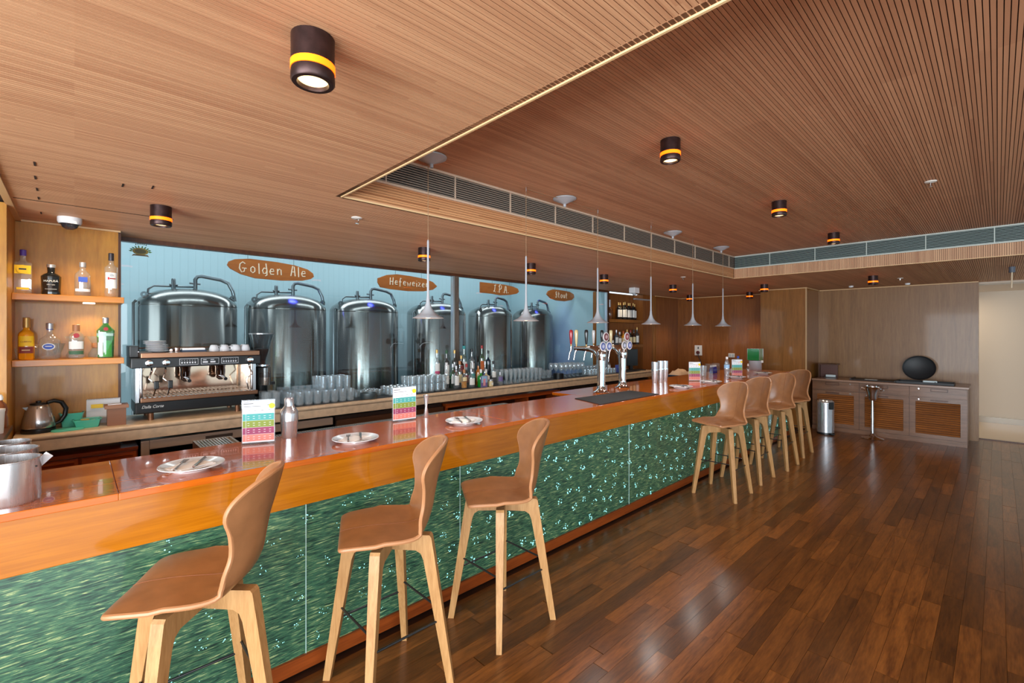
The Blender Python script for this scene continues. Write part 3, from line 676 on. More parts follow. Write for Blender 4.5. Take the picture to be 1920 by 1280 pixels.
# kettle
t = thing('electric_kettle', 'steel electric kettle with black handle on the back counter', 'kettle', (-.185, 4.70, 1.0), .25)
MB().lathe([(0, 0), (.088, 0), (.09, .01), (.088, .03), (0, .032)], 28).build('base', M_BLACK, t)
MB().lathe([(0, .034), (.084, .034), (.088, .05), (.083, .09), (.066, .17), (.056, .19), (.05, .195), (0, .196)], 32).build('body', brushed('kettle_steel', (206, 204, 204), .2, 'Z', .82), t)
MB().lathe([(.0, .196), (.046, .196), (.042, .208), (.014, .212), (.014, .222), (0, .224)], 24).build('lid', M_BLACK, t)
MB().tube([(.045, 0, .205), (.08, 0, .215), (.12, 0, .20), (.145, 0, .15), (.138, 0, .10), (.115, 0, .06), (.085, 0, .045)], [.013, .014, .015, .015, .014, .013, .011], 10).build('handle', M_BLACK, t)
MB().prism([(-.055, .15), (-.085, .185), (-.05, .185)], -.015, .015).build('spout', brushed('kettle_steel', (206, 204, 204), .2, 'Z', .82), t)
# turquoise tubs, knife cloth, calendar, box
TQ = mat('turquoise_plastic', (92, 206, 184), .3, coat=.3)
def tub(nm, lb, x, y, z, a, b_, h, m, lid=False, rz=0):
    t = thing(nm, lb, 'food tub', (x, y, z), rz)
    MB().lathe([(0, 0), (.8, 0), (.86, .05), (1.0, h), (1.04, h), (1.04, h + .004), (.97, h + .004), (.82, .008), (0, .008)], 28, Matrix.Diagonal((a, b_, 1, 1)), sq=.55).build('tub_body', m, t); return t
tb = tub('food_tub', 'open turquoise plastic tub holding pale slices on the back counter', .07, 4.72, 1.0, .085, .075, .055, TQ)
tb2 = tub('food_tub', 'smaller clear turquoise tub behind the open one', -.015, 4.83, 1.0, .07, .06, .10, TQ)
for i in range(6):
    k = thing('fruit_slice', 'pale yellow fruit slice lying in the open turquoise tub', 'fruit slice', (.07 + random.uniform(-.03, .03), 4.72 + random.uniform(-.02, .02), 1.012 + .008 * i), random.random() * 3, 'slices in the turquoise tub')
    MB().lathe([(0, 0), (.024, 0), (.026, .004), (.024, .008), (0, .008)], 14, RX(.15 * (i % 3 - 1))).build('slice_body', mat('fruit', (226, 208, 130), .4), k)
t = thing('green_lid', 'flat turquoise lid lying beside the kettle', 'lid', (-.035, 4.65, 1.0), .2); MB().lathe([(0, 0), (1, 0), (1, .008), (.92, .012), (0, .012)], 24, Matrix.Diagonal((.09, .06, 1, 1)), sq=.4).build('lid_body', TQ, t)
t = thing('desk_calendar', 'white spiral desk calendar standing against the niche wall', 'calendar', (.165, 4.845, 1.0), -.12)
MB().prism([(-.10, .0), (.10, .0), (.10, .19), (-.10, .19)], -.002, .002, RX(-.1)).build('page', M_PAPER, t)
MB().box(-.07, .0, -.022, -.019, .12, .15, RX(-.02)).build('picture', LY, t)
mb = MB()
for i in range(22): mb.lathe([(.003, 0), (.005, 0), (.005, .002), (.003, .002)], 6, T(-.095 + i * .009, -.018, .19) @ RY(PI / 2))
mb.build('spiral', M_CHROME, t, kind='stuff')
t = thing('wooden_box', 'brown wooden tissue box with wider lid beside the coffee machine', 'box', (.235, 4.685, 1.0))
MB().box(-.055, .055, -.055, .055, 0, .13, bev=.002).build('body', mat('box_brown', (146, 100, 74), .5), t); MB().box(-.07, .07, -.07, .07, .13, .155, bev=.002).build('lid', mat('box_lid', (156, 112, 86), .5), t)
MB().box(-.05, .03, -.02, .03, .155, .16).build('tissue', M_PAPER, t)

# ================================================================== COFFEE MACHINE
t = thing('espresso_machine', 'two-group espresso machine with black panels and bronze trays on the back counter', 'coffee machine', (.35, 4.70, 1.0))
Wm = .86
for x in (.10, Wm - .14): 
    for y in (.04, .34): MB().lathe([(0, 0), (.02, 0), (.02, .055), (0, .055)], 14, T(x, y, 0)).build('foot', M_BRONZE, t)
MB().box(0, Wm, .02, .40, .055, .15, bev=.01).build('base', M_BLACK, t)
MB().box(.03, Wm + .01, -.035, .34, .15, .185, bev=.005).build('drip_tray', M_BRONZE, t)
mb = MB(); 
for i in range(26): mb.box(.05 + i * .031, .066 + i * .031, -.025, .22, .185, .189)
mb.build('tray_grate', mat('grate_steel'), t, kind='stuff')
MB().box(.02, Wm - .02, .25, .40, .185, .46).build('back_panel', M_MIRROR, t)
MB().box(0, .022, .0, .40, .15, .46).build('side_panel', M_STEEL, t); MB().box(Wm - .022, Wm, .0, .40, .15, .46).build('side_panel', M_STEEL, t)
for x in (.035, Wm - .035): MB().lathe([(.012, .185), (.012, .43), (0, .43)], 12, T(x, .0, 0)).build('post', M_CHROME, t)
MB().box(-.03, Wm + .03, -.04, .40, .425, .505, bev=.006).build('control_panel', M_BLACK, t)
MB().box(.03, Wm + .02, -.05, .40, .505, .545, bev=.004).build('cup_tray', M_BRONZE, t)
MB().box(-.03, .03, .1, .40, .505, .60, bev=.006).build('boiler_cover', M_BLACK, t)
for x in (.08, .19, .80):
    k = MB().lathe([(0, 0), (.027, 0), (.029, .008), (.024, .03), (0, .034)], 18, T(x, -.04, .466) @ RX(PI / 2)).build('knob', M_CHROME, t)
for x0, x1 in ((.28, .41), (.43, .56), (.58, .71)):
    p = MB().box(x0, x1, -.0425, -.04, .44, .492).build('button_panel', mat('panel_border', (200, 200, 205), .4), t)
    MB().box(x0 + .003, x1 - .003, -.044, -.0425, .443, .489).build('panel_face', M_BLACK, p)
    n_ = 6 if x0 != .43 else 2
    for i in range(n_):
        w_ = (x1 - x0 - .02) / n_
        MB().box(x0 + .012 + i * w_, x0 + .008 + (i + .75) * w_, -.0455, -.044, .452, .466).build('button', mat('button_white', (200, 200, 205), .4), p)
        MB().box(x0 + .014 + i * w_, x0 + .006 + (i + .6) * w_, -.0455, -.044, .475, .480).build('button', mat('button_white'), p)
for x in (.34, .60):
    g = MB().lathe([(0, .33), (.034, .33), (.038, .345), (.038, .40), (.045, .43), (0, .43)], 20, T(x, .1, 0)).build('group_head', M_CHROME, t)
    MB().lathe([(0, .29), (.012, .29), (.03, .305), (.036, .315), (.036, .33), (0, .33)], 18, T(x, .1, 0)).build('portafilter', M_CHROME, t)
    MB().tube([(x, .07, .32), (x, -.03, .318), (x, -.10, .31)], [.009, .013, .014], 10).build('portafilter_handle', M_BLACK, t)
for x, s_ in ((.10, 1), (.19, 1), (.80, -1)):
    MB().tube([(x, -.01, .43), (x, -.03, .40), (x + .02 * s_ * -1, -.05, .34), (x + .03 * s_, -.05, .29), (x + .01 * s_, -.045, .20)], [.007, .007, .006, .005, .005], 8).build('steam_wand', M_CHROME, t)
    if s_ == 1: MB().box(x + .012, x + .044, -.064, -.036, .255, .32, bev=.006).build('wand_grip', M_BLACK, t)
text('Dalla Corte', .033, LW, t, T(.11, .0185, .108) @ FACE, shear=.35, sx=.9)
MB().tube([(.02, .02, .555), (.02, .39, .575)], .005, 6).build('gallery_rail', M_CHROME, t); MB().tube([(.02, .39, .575), (Wm, .39, .575)], .005, 6).build('gallery_rail', M_CHROME, t)
# saucers and cups on top
ZT = 1.545
sau = thing('saucer', 'white saucer in the stack on top of the coffee machine', 'saucer', (.52, 4.83, ZT), 0, 'saucers stacked on the coffee machine')
MB().lathe([(0, 0), (.05, 0), (.078, .010), (.076, .012), (.048, .003), (0, .003)], 24).build('dish', M_WHITE, sau)
for k in range(1, 9): dup(sau, (.50 if k < 6 else .485, 4.83, ZT + k * .0105), 0)
cup = thing('coffee_cup', 'white upturned coffee cup resting on the coffee machine tray', 'cup', (.98, 4.79, ZT), 0, 'white cups lying on the coffee machine')
MB().lathe([(.039, 0), (.037, .02), (.028, .05), (.02, .056), (0, .056), (0, .052), (.024, .048), (.034, .02), (.036, 0)], 20).build('cup_body', M_WHITE, cup)
MB().tube([(.032, 0, .04), (.05, 0, .042), (.056, 0, .028), (.048, 0, .012), (.035, 0, .012)], .0045, 7).build('handle', M_WHITE, cup)
for (x, y, z, r) in [(1.07, 4.79, 0, 2.1), (1.15, 4.80, 0, 1.2), (.90, 4.80, 0, .5), (.99, 4.88, 0, 3), (1.08, 4.9, 0, .3), (1.16, 4.9, 0, 1.8)]: dup(cup, (x, y, ZT + z), r)
t = thing('folded_cloth', 'folded grey white cloth lying on the coffee machine tray', 'cloth', (.75, 4.82, ZT)); MB().box(-.09, .09, -.06, .06, 0, .014, bev=.005).build('fold', mat('blue_cloth', (70, 86, 110), .9), t); MB().box(-.085, .08, -.055, .055, .014, .032, bev=.006).build('fold', M_NAP, t)
t = thing('portafilter_spare', 'spare chrome portafilter lying beside the saucers', 'portafilter', (.63, 4.79, ZT + .02)); MB().lathe([(0, -.018), (.03, -.015), (.032, .014), (0, .012)], 18).build('basket', M_CHROME, t); MB().tube([(-.03, -.0, 0), (-.045, -.04, -.004)], [.008, .012], 8).build('handle', M_CHROME, t)
# grinder
t = thing('coffee_grinder', 'black coffee grinder with bean filled hopper beside the coffee machine', 'coffee grinder', (1.345, 5.03, 1.004))
MB().box(-.075, .075, -.08, .10, 0, .08, bev=.012).build('base', M_BLACK, t)
MB().lathe([(.06, .08), (.062, .20), (.064, .36), (.05, .38), (0, .38)], 24, T(0, .03, 0)).build('body', M_BLACK, t)
MB().lathe([(.056, .19), (.058, .19), (.058, .36), (.056, .36)], 28, T(.025, -.02, 0)).build('dosing_chamber', glass('grinder_glass', (210, 200, 190), .08, .03, .05), t)
MB().lathe([(.0, .19), (.053, .19), (.053, .265), (0, .265)], 24, T(.025, -.02, 0)).build('chamber_steel', brushed('kettle_steel', (206, 204, 204), .2, 'Z', .82), t)
MB().lathe([(.0, .265), (.05, .265), (.05, .31), (0, .318)], 20, T(.025, -.02, 0)).build('ground_coffee', mat('ground_coffee', (70, 40, 26), .9), t)
MB().lathe([(0, .375), (.062, .375), (.062, .39), (0, .392)], 24, T(.01, .0, 0)).build('collar', M_CHROME, t)
MB().lathe([(.035, .39), (.038, .43), (.085, .60), (.108, .69), (.106, .69), (.083, .60), (.036, .43)], 32).build('hopper', glass('hopper_glass', (220, 226, 228), .05, .03, .02), t)
MB().lathe([(0, .392), (.033, .392), (.035, .43), (.066, .545), (0, .56)], 28).build('beans', mat('coffee_beans', (92, 46, 28), .5, noise=.5, nscale=90), t)
MB().lathe([(0, .69), (.110, .69), (.110, .70), (0, .702)], 32).build('lid', glass('hopper_lid', (150, 165, 175), .1, .05, .2), t)
MB().box(.07, .11, -.06, -.03, .19, .22, bev=.004).build('dosing_lever', M_BLACK, t)

# ================================================================== GLASSWARE on back counter
CZ = 1.004
def glassware(name, label, cat, prof, spots, group, m=M_GL, z=CZ, n=14, extra=None):
    p = thing(name, label, cat, (spots[0][0], spots[0][1], spots[0][2] if len(spots[0]) > 2 else z), 0, group)
    MB().lathe(prof, n).build('glass_body', m, p)
    if extra: extra(p)
    for s_ in spots[1:]: dup(p, (s_[0], s_[1], s_[2] if len(s_) > 2 else z), 0 if extra else random.random() * 6)
random.seed(5)
tum = [(0, .004), (.030, .004), (.030, 0), (.034, .0), (.040, .125), (.038, .125), (.032, .012), (0, .012)]
tall = [(0, .004), (.026, 0), (.030, .0), (.033, .15), (.031, .15), (.027, .012), (0, .012)]
sp = [(1.50 + i * .085, 4.66 + j * .09) for i in range(8) for j in range(4)]
glassware('tumbler', 'clear straight tumbler in the dense lower block beside the grinder', 'glass', tum, sp, 'lower block of tumblers beside the grinder')
sp = [(1.84 + i * .085, 4.75 + j * .09, CZ + .127) for i in range(4) for j in range(3)]
glassware('tumbler', 'clear tumbler stacked on top of the lower block of tumblers', 'glass', tum, sp, 'upper layer of stacked tumblers')
sp = [(1.52 + i * .07, 5.03, CZ) for i in range(9)] + [(1.30 + i * .075, 4.66 + .08 * j, CZ) for i in range(2) for j in range(3)]
glassware('highball_glass', 'tall clear highball glass behind the dense block of tumblers', 'glass', tall, sp, 'tall glasses behind the tumblers')
cutp = [(0, .004), (.028, .0), (.036, .012), (.034, .03), (.041, .05), (.038, .07), (.042, .095), (.039, .095), (.034, .05), (.03, .012), (0, .012)]
sp = [(2.58 + i * .088, 4.68 + j * .09, CZ + k * .096) for k in range(2) for i in range(9) for j in range(3) if not (k == 1 and (i < 3))]
glassware('cut_glass', 'short cut crystal whisky glass in the stacked block behind the menu', 'glass', cutp, sp, 'stacked cut whisky glasses')
sp = [(2.22 + i * .055, 4.80 + j * .07, CZ) for i in range(6) for j in range(3)]
glassware('shot_glass', 'small clear shot glass grouped beside the round metal dish', 'glass', [(0, .003), (.02, 0), (.025, .07), (.023, .07), (.018, .01), (0, .01)], sp, 'shot glasses on the back counter')
t = thing('metal_dish', 'round grey metal ashtray at the counter edge in front of shot glasses', 'dish', (2.30, 4.665, CZ)); MB().lathe([(0, 0), (.085, 0), (.09, .01), (.088, .06), (.08, .06), (.078, .012), (0, .012)], 28).build('dish_body', mat('grey_tin', (96, 108, 112), .4, .6), t)
pil = [(0, .004), (.028, 0), (.032, .004), (.014, .02), (.016, .05), (.026, .12), (.034, .19), (.032, .19), (.024, .12), (.013, .05), (0, .022)]
sp = [(4.32 + i * .084, 4.66 + j * .10, CZ) for i in range(9) for j in range(3)]
glassware('beer_glass', 'slender clear pilsner glass in the rows past the bottles', 'glass', pil, sp, 'pilsner glasses past the bottles')
wine = [(0, .0), (.034, .0), (.034, .003), (.005, .008), (.004, .09), (.02, .105), (.04, .14), (.042, .17), (.034, .22), (.032, .22), (.04, .17), (.038, .142), (.018, .108), (0, .098)]
sp = [(5.60 + i * .105, 4.76 + j * .11, CZ) for i in range(6) for j in range(3)]
glassware('wine_glass', 'stemmed wine glass in the group behind the round black tub', 'glass', wine, sp, 'wine glasses on the back counter')
t = thing('black_tub', 'round black tub standing in front of the wine glasses', 'tub', (5.43, 4.68, CZ)); MB().lathe([(0, 0), (.08, 0), (.083, .08), (.077, .08), (.074, .01), (0, .01)], 26).build('tub_body', M_BLACK, t)
mug = [(0, .004), (.036, 0), (.042, .01), (.042, .13), (.039, .13), (.037, .015), (0, .015)]
sp = [(5.13 + i * .125, 4.84 + j * .13, CZ) for i in range(3) for j in range(2)]
glassware('beer_mug', 'clear handled beer mug between pilsner glasses and wine glasses', 'mug', mug, sp, 'beer mugs on the back counter', extra=lambda p: MB().tube([(.04, 0, .11), (.066, 0, .105), (.07, 0, .06), (.04, 0, .03)], .006, 7).build('handle', M_GL, p))
sp = [(6.2 + i * .088, 4.66 + j * .10, CZ) for i in range(9) for j in range(2)]
glassware('rocks_glass', 'low clear rocks glass in the row behind the beer taps', 'glass', [(0, .004), (.034, .0), (.040, .09), (.038, .09), (.033, .012), (0, .012)], sp, 'rocks glasses behind the taps')
sp = [(6.35 + i * .10, 4.90, CZ) for i in range(5)]
glassware('brandy_glass', 'round stemmed brandy glass behind the low rocks glasses', 'glass', [(0, 0), (.03, 0), (.03, .003), (.005, .008), (.005, .05), (.035, .07), (.046, .10), (.036, .145), (.034, .145), (.044, .10), (0, .056)], sp, 'brandy glasses behind the taps')

# bottles cluster by the mullion
LPK = mat('label_pink', (206, 80, 120), .6); LTEAL = mat('label_teal', (60, 150, 150), .6); LPUR = mat('label_purple', (110, 100, 150), .6); LORG = mat('label_orange', (206, 104, 40), .6)
t = thing('bottle_riser', 'low black step under the rear row of bottles', 'riser', (3.84, 4.98, CZ)); MB().box(-.54, .54, -.07, .10, 0, .10, bev=.004).build('step', M_BLACK, t)
def bt(lb, x, y, h, gm, lab=(), cap=CSIL, r=.038, liq=None, z=CZ, sq=0, cat='bottle', group='bottles by the window mullion', rn=.013):
    hb = h * .66
    if y > 4.83: y = max(y, 4.965); z = CZ + .101; h *= 1.08; hb = h * .66
    return bottle('spirit_bottle', lb, (x, y, z), bprof(r, hb, h - .03, rn, .03), gm, (cap, rn + .003, h - .045, h), None, [(h * a, h * b_, m_, hf) for a, b_, m_, hf in lab], sq=sq, liquid=liq, group=group, n=16)
bt('tall clear bottle with pink label band, first by the window mullion', 3.38, 4.86, .36, M_GLB, [(.3, .55, LW, 1.2), (.2, .3, LPK, 1.2)], CGOLD)
bt('dark green bottle with pale label behind the front bottles', 3.53, 4.92, .35, M_DKGREEN, [(.15, .5, LW, 1.2)], LGRN)
bt('clear bottle with white label at the front of the cluster', 3.52, 4.74, .29, M_GLB, [(.15, .55, LW, 1.1)], CSIL)
bt('olive glass bottle with foil neck in the bottle cluster', 3.66, 4.95, .35, M_DKGREEN, [(.1, .3, LMAR, 1.2)], CGOLD)
bt('clear bottle of amber spirit in the bottle cluster', 3.60, 4.68, .24, M_GLB, [(.4, .6, LCRM, 1.1)], CBRN, liq=(M_AMBER, .09))
bt('bottle with bright blue neck foil behind the cluster', 3.83, 4.98, .40, glass('teal_glass', (120, 210, 200), .05, .03, .1), [(.25, .5, LW, 1.2)], LTEAL, rn=.02)
bt('clear square bottle with white label and silver stopper', 3.73, 4.70, .24, M_GLB, [(.15, .5, LW, 1.1)], CSIL, r=.042, sq=.4)
bt('clear bottle with silver label between green bottles', 3.95, 4.92, .36, M_GLB, [(.3, .5, LW, 1.2)], M_BLACK)
bt('bright green round bottle with white cap at the cluster front', 3.86, 4.66, .23, mat('green_bottle', (30, 140, 44), .1, coat=.6), [(.0, .02, LGRN, 1)], CWHT, r=.046)
bt('green bottle with red cap and orange label at the back', 4.13, 4.95, .40, M_GREENG, [(.2, .5, LORG, 1.2)], CRED)
bt('cream labelled bottle with blue badge in the cluster', 4.0, 4.72, .22, mat('cream_bottle', (214, 200, 150), .3), [(.2, .6, LW, 1.2)], CWHT, r=.05)
bt('dark blue bottle at the back of the cluster', 4.26, 4.98, .33, mat('navy_bottle', (26, 46, 62), .1, coat=.6), [(.2, .45, LBLK, 1.2)], M_BLACK)
bt('clear tall bottle with black cap at the cluster end', 4.20, 4.80, .32, M_GLB, [(.3, .55, LW, 1.2)], M_BLACK)
bt('short clear bottle with pale purple label near the pilsner glasses', 4.18, 4.64, .18, M_GLB, [(.3, .65, LPUR, 1.3)], CSIL)
bt('brown beer bottle with red label behind the cluster', 3.77, 4.86, .28, M_BROWNG, [(.3, .55, LMAR, 1.2)], CGOLD)
for x, h, gm, lab, cp, lb in [(3.43, .33, M_GLB, LW, CWHT, 'clear bottle with broad white label behind the front bottles'), (3.53, .31, M_GREENG, LW, CSIL, 'light green bottle with white label in the middle of the cluster'), (3.64, .34, M_GLB, LCRM, CBRN, 'clear bottle with cream label and cork in the middle of the cluster'),
        (3.75, .30, M_DKGREEN, LMAR, CRED, 'dark green bottle with maroon label in the middle of the cluster'), (3.85, .33, M_GLB, LTEAL, CSIL, 'clear bottle with teal label in the middle of the cluster'), (3.95, .31, mat('whisky_amber', (190, 110, 34), .08, coat=.6), LCRM, M_BLACK, 'amber whisky bottle with cream label in the middle of the cluster'), (4.07, .32, M_GLB, LBLU, CSIL, 'clear bottle with blue label in the middle of the cluster')]:
    bt(lb, x, 4.825, h, gm, [(.18, .5, lab, 1.2)], cp, r=.034)
t = thing('jam_jar', 'small cream jar with silver lid beside the framed card', 'jar', (4.0, 4.625, CZ)); MB().lathe([(0, 0), (.032, 0), (.034, .01), (.034, .06), (.03, .07), (0, .07)], 18).build('body', LCRM, t); MB().lathe([(.032, .07), (.032, .09), (0, .091)], 18).build('lid', CSIL, t); MB().box(-.015, .015, -.036, -.034, .02, .05).build('jar_label', LW, t)
t = thing('framed_card', 'small framed card in pale blue and pink before the green bottle', 'card', (3.86, 4.595, CZ), 0); MB().box(-.055, .055, -.004, .004, 0, .15).build('frame', LPUR, t); MB().box(-.045, .045, -.006, -.004, .06, .145).build('picture', mat('card_blue', (150, 190, 220), .6), t); MB().box(-.02, .02, -.007, -.006, .02, .11).build('picture', mat('card_pink', (220, 150, 160), .6), t); MB().box(-.055, .055, -.03, .03, 0, .004).build('foot', M_ACR, t)
# odds and ends behind taps
t = thing('blue_carton', 'small violet blue carton with white text band behind the second tap tower', 'carton', (7.2, 4.72, CZ)); MB().box(-.10, .10, -.05, .05, 0, .13).build('box_body', mat('carton_blue', (86, 96, 170), .6), t); MB().box(-.09, .09, -.052, -.05, .015, .05).build('print', LW, t)
t = thing('card_terminal_screen', 'black till screen standing at the far end of the back counter', 'monitor', (7.75, 4.85, CZ), -.5); MB().box(-.14, .14, -.015, .015, .08, .40, bev=.005).build('screen', M_BLACK, t); MB().box(-.03, .03, -.02, .04, .01, .1).build('stand', M_BLACK, t); MB().box(-.15, .25, -.12, .1, 0, .012).build('base', M_BLACK, t)
for i, (x, y) in enumerate([(6.95, 4.95), (7.08, 4.9)]):
    bottle('syrup_bottle', ['clear syrup bottle half hidden behind the first tap tower', 'clear syrup bottle with silver cap beside the violet carton'][i], (x, y, CZ), bprof(.04, .16, .22, .014), M_GLB, (CSIL, .018, .2, .24), None, [(.05, .12, LW, 1.2)])

# far shelves with bottles
random.seed(11)
def fshelf(lb, z): shelf('wall_shelf', lb, 7.5, 8.78, 5.19, 5.419, z, .06, M_PILLAR, 'shelves in the far bay')
fshelf('upper wooden shelf with tall bottles in the far bay', 1.985); fshelf('lower wooden shelf with mixed bottles in the far bay behind the taps', 1.475)
light('SPOT', 'bay_spot', (8.0, 5.0, ZC - .03), 8, (1, .75, .45), (math.radians(20), 0, 0), spot_size=1.7, spot_blend=.8, shadow_soft_size=.04)
p = bottle('decanter', 'squat glass decanter with tall stopper alone on the far upper shelf', (7.66, 5.28, 1.986), bprof(.055, .20, .24, .018), mat('decanter_brown', (110, 64, 36), .1, coat=.6), (CSIL, .03, .24, .38))
p = bottle('wine_bottle', 'dark wine bottle with white label in the far upper shelf row', (7.98, 5.28, 1.986), bprof(.04, .25, .33, .014, .05), BLKG, (CGOLD, .016, .29, .345), None, [(.05, .2, LW, 1.3)], group='bottles on the far upper shelf')
for i in range(1, 8): dup(p, (7.98 + i * .09, 5.28 + .02 * (i % 2), 1.986), 0, scale=(1, 1, random.uniform(.95, 1.08)))
for i, (x, lb, gm, cp, h, lab) in enumerate([(7.62, 'clear square bottle first on the far lower shelf', M_GLB, CSIL, .22, LW), (7.74, 'small clear bottle second on the far lower shelf', M_GLB, CSIL, .18, LW), (7.9, 'blue tinted bottle with silver ball stopper on the far lower shelf', M_BLUEG, CSIL, .30, LW),
        (8.02, 'clear bottle between blue and amber bottles on the far lower shelf', M_GLB, CWHT, .26, LW), (8.15, 'amber bottle with orange cap on the far lower shelf', M_AMBER, LORG, .28, LCRM), (8.29, 'dark bottle with white label on the far lower shelf', BLKG, CGOLD, .31, LW), (8.42, 'dark bottle with cream label on the far lower shelf', BLKG, CRED, .30, LCRM), (8.55, 'brown bottle with tall cream label on the far lower shelf', M_BROWNG, M_BLACK, .31, LCRM), (8.67, 'pale green tall bottle at the end of the far lower shelf', M_DKGREEN, CGOLD, .36, LW)]):
    bottle('spirit_bottle', lb, (x, 5.28, 1.476), bprof(.042, h * .66, h - .03, .014), gm, (cp, .018, h - .05, h), None, [(.04, h * .5, lab, 1.3)], n=14, group='bottles on the far lower shelf')

# ================================================================== BREWERY TANKS
def tank(i, x, y, r, label):
    t = thing('brewing_tank', label, 'brewing tank', (x, y, 0), 0, 'stainless tanks behind the glass')
    zs = 2.02; prof = [(0, .25), (r * .3, .28), (r, .55), (r, zs)]
    for k in range(1, 7):
        a = k / 6; prof.append((r * math.cos(a * PI / 2 * .999) if k < 6 else 0.0, zs + .20 * math.sin(a * PI / 2)))
    prof = [(0, .25), (r * .3, .28), (r, .55), (r, zs - .02)] + [(r - .004, zs - .012), (r - .004, zs - .004), (r, zs), (r * .985, zs + .04), (r * .93, zs + .085), (r * .80, zs + .135), (r * .6, zs + .175), (r * .35, zs + .20), (.05, zs + .21), (0, zs + .21)]
    MB().lathe(prof, 64).build('vessel', M_TANK, t)
    for a in (.8, 2.4, 3.9, 5.4): MB().lathe([(.03, 0), (.03, .45), (0, .45)], 10, T(r * .75 * math.cos(a), r * .75 * math.sin(a), 0)).build('leg', M_TANKD, t)
    zt = zs + .2
    MB().tube([(.10 * r, -.1, zt - .02), (.10 * r, -.1, zt + .12), (.14 * r, -.1, zt + .155), (.22 * r, -.1, zt + .165), (.62 * r, -.1, zt + .135), (.78 * r, -.1, zt + .10), (.88 * r, -.1, zt + .0), (.92 * r, -.1, zt - .12)], .022, 10).build('vent_pipe', M_TANKD, t)
    MB().tube([(-.80 * r, -.1, zt - .13), (-.78 * r, -.1, zt - .02), (-.68 * r, -.1, zt + .02), (.08 * r, -.1, zt + .03)], .011, 8).build('gas_line', M_TANKD, t)
    MB().lathe([(.022, zt - .02), (.022, zt + .10), (.018, zt + .115), (0, zt + .115)], 12, T(-.32 * r, -.1, 0)).build('relief_valve', M_TANKD, t)
    MB().tube([(-.40 * r, -.1, zt + .045), (-.24 * r, -.1, zt + .045)], .01, 8).build('valve_handle', M_TANKD, t)
    MB().tube([(-.02 * r, -.1, zt + .075), (.2 * r, -.1, zt + .07)], .012, 8).build('clamp', M_TANKD, t)
    for sx in (-1, 1):
        MB().lathe([(.012, -.008), (.034, -.008), (.034, .008), (.012, .008)], 16, T(sx * r * .86, -.14, zs + .115) @ RX(PI / 2)).build('lifting_lug', M_TANKD, t)
    MB().tube([(-r * 1.04, -.1, .5), (-r * 1.04, -.1, zs + .02), (-r * .99, -.1, zs + .05)], .014, 8).build('side_pipe', M_TANKD, t)
    return t
TL = ['first stainless brewing tank behind the coffee machine', 'second stainless brewing tank behind the coffee grinder', 'third stainless brewing tank beside the second', 'fourth stainless brewing tank left of the wooden mullion', 'fifth stainless brewing tank past the wooden mullion', 'last stainless brewing tank beside the plain pale wall']
TK = [(.99, 6.65, .5), (2.09, 6.65, .5), (3.21, 6.65, .5), (4.52, 6.65, .5), (5.74, 6.65, .42), (6.90, 6.65, .42)]
for i, (x, y, r) in enumerate(TK):
    tank(i, x, y, r, TL[i])
    if i: light('SPOT', 'blue_lamp', (x + .22 * r / .5, y - r * .95, 2.85), 170, (.04, .05, 1.0), (0, 0, 0), spot_size=.6, spot_blend=.5, shadow_soft_size=.30)
# hanging name boards
GL = {'G': [[(.5, .85), (.3, 1), (.08, .8), (.02, .4), (.2, .05), (.42, .12), (.46, .42), (.25, .42)], [(.46, .42), (.62, .42)]],
      'o': [[(.25, .6), (.08, .45), (.08, .15), (.25, .0), (.42, .15), (.42, .45), (.25, .6)]], 'l': [[(.1, 1.0), (.14, .0)]],
      'd': [[(.42, .5), (.2, .55), (.06, .3), (.15, .02), (.35, .05), (.45, .3)], [(.36, 1.0), (.46, .3), (.45, -.12), (.3, -.2)]],
      'e': [[(.06, .3), (.42, .36), (.36, .56), (.16, .56), (.05, .3), (.14, .05), (.42, .06)]], 'n': [[(.08, .58), (.1, 0)], [(.1, .35), (.25, .58), (.4, .5), (.43, .0)]],
      'A': [[(.05, 0), (.22, 1.0), (.36, .95), (.46, .0)], [(.12, .42), (.46, .42)]], 'H': [[(.05, 1), (.02, 0)], [(.5, 1.05), (.42, 0)], [(.04, .45), (.46, .5)]],
      'f': [[(.42, .95), (.26, 1.05), (.2, .8), (.16, -.15)], [(.02, .5), (.36, .52)]], 'w': [[(.02, .55), (.14, 0), (.28, .42), (.42, 0), (.56, .58)]], 'i': [[(.1, .55), (.12, 0)], [(.1, .8), (.11, .84)]],
      'z': [[(.04, .55), (.38, .55), (.06, .02), (.44, .02)]], 'J': [[(.12, .9), (.45, 1.0)], [(.3, .98), (.22, .3), (.05, .05), (.0, .2), (.4, .05)]], '.': [[(.08, .02), (.12, .06)]],
      'P': [[(.16, .95), (.1, 0)], [(.0, .8), (.25, 1.1), (.52, .9), (.45, .55), (.14, .42)]], 'S': [[(.46, .85), (.25, 1), (.08, .8), (.4, .45), (.36, .08), (.1, .02), (.04, .2)], [(.1, .4), (.4, .7)]],
      't': [[(.2, .95), (.2, .05), (.34, .02)], [(.02, .62), (.4, .62)]], 'u': [[(.06, .55), (.1, .1), (.26, .02), (.4, .2), (.42, .55)], [(.42, .55), (.44, 0)]]}
WID = {'l': .36, 'i': .32, '.': .28, 'w': .80, 'G': .9, ' ': .62, 'H': .74, 'P': .72, 'J': .66}
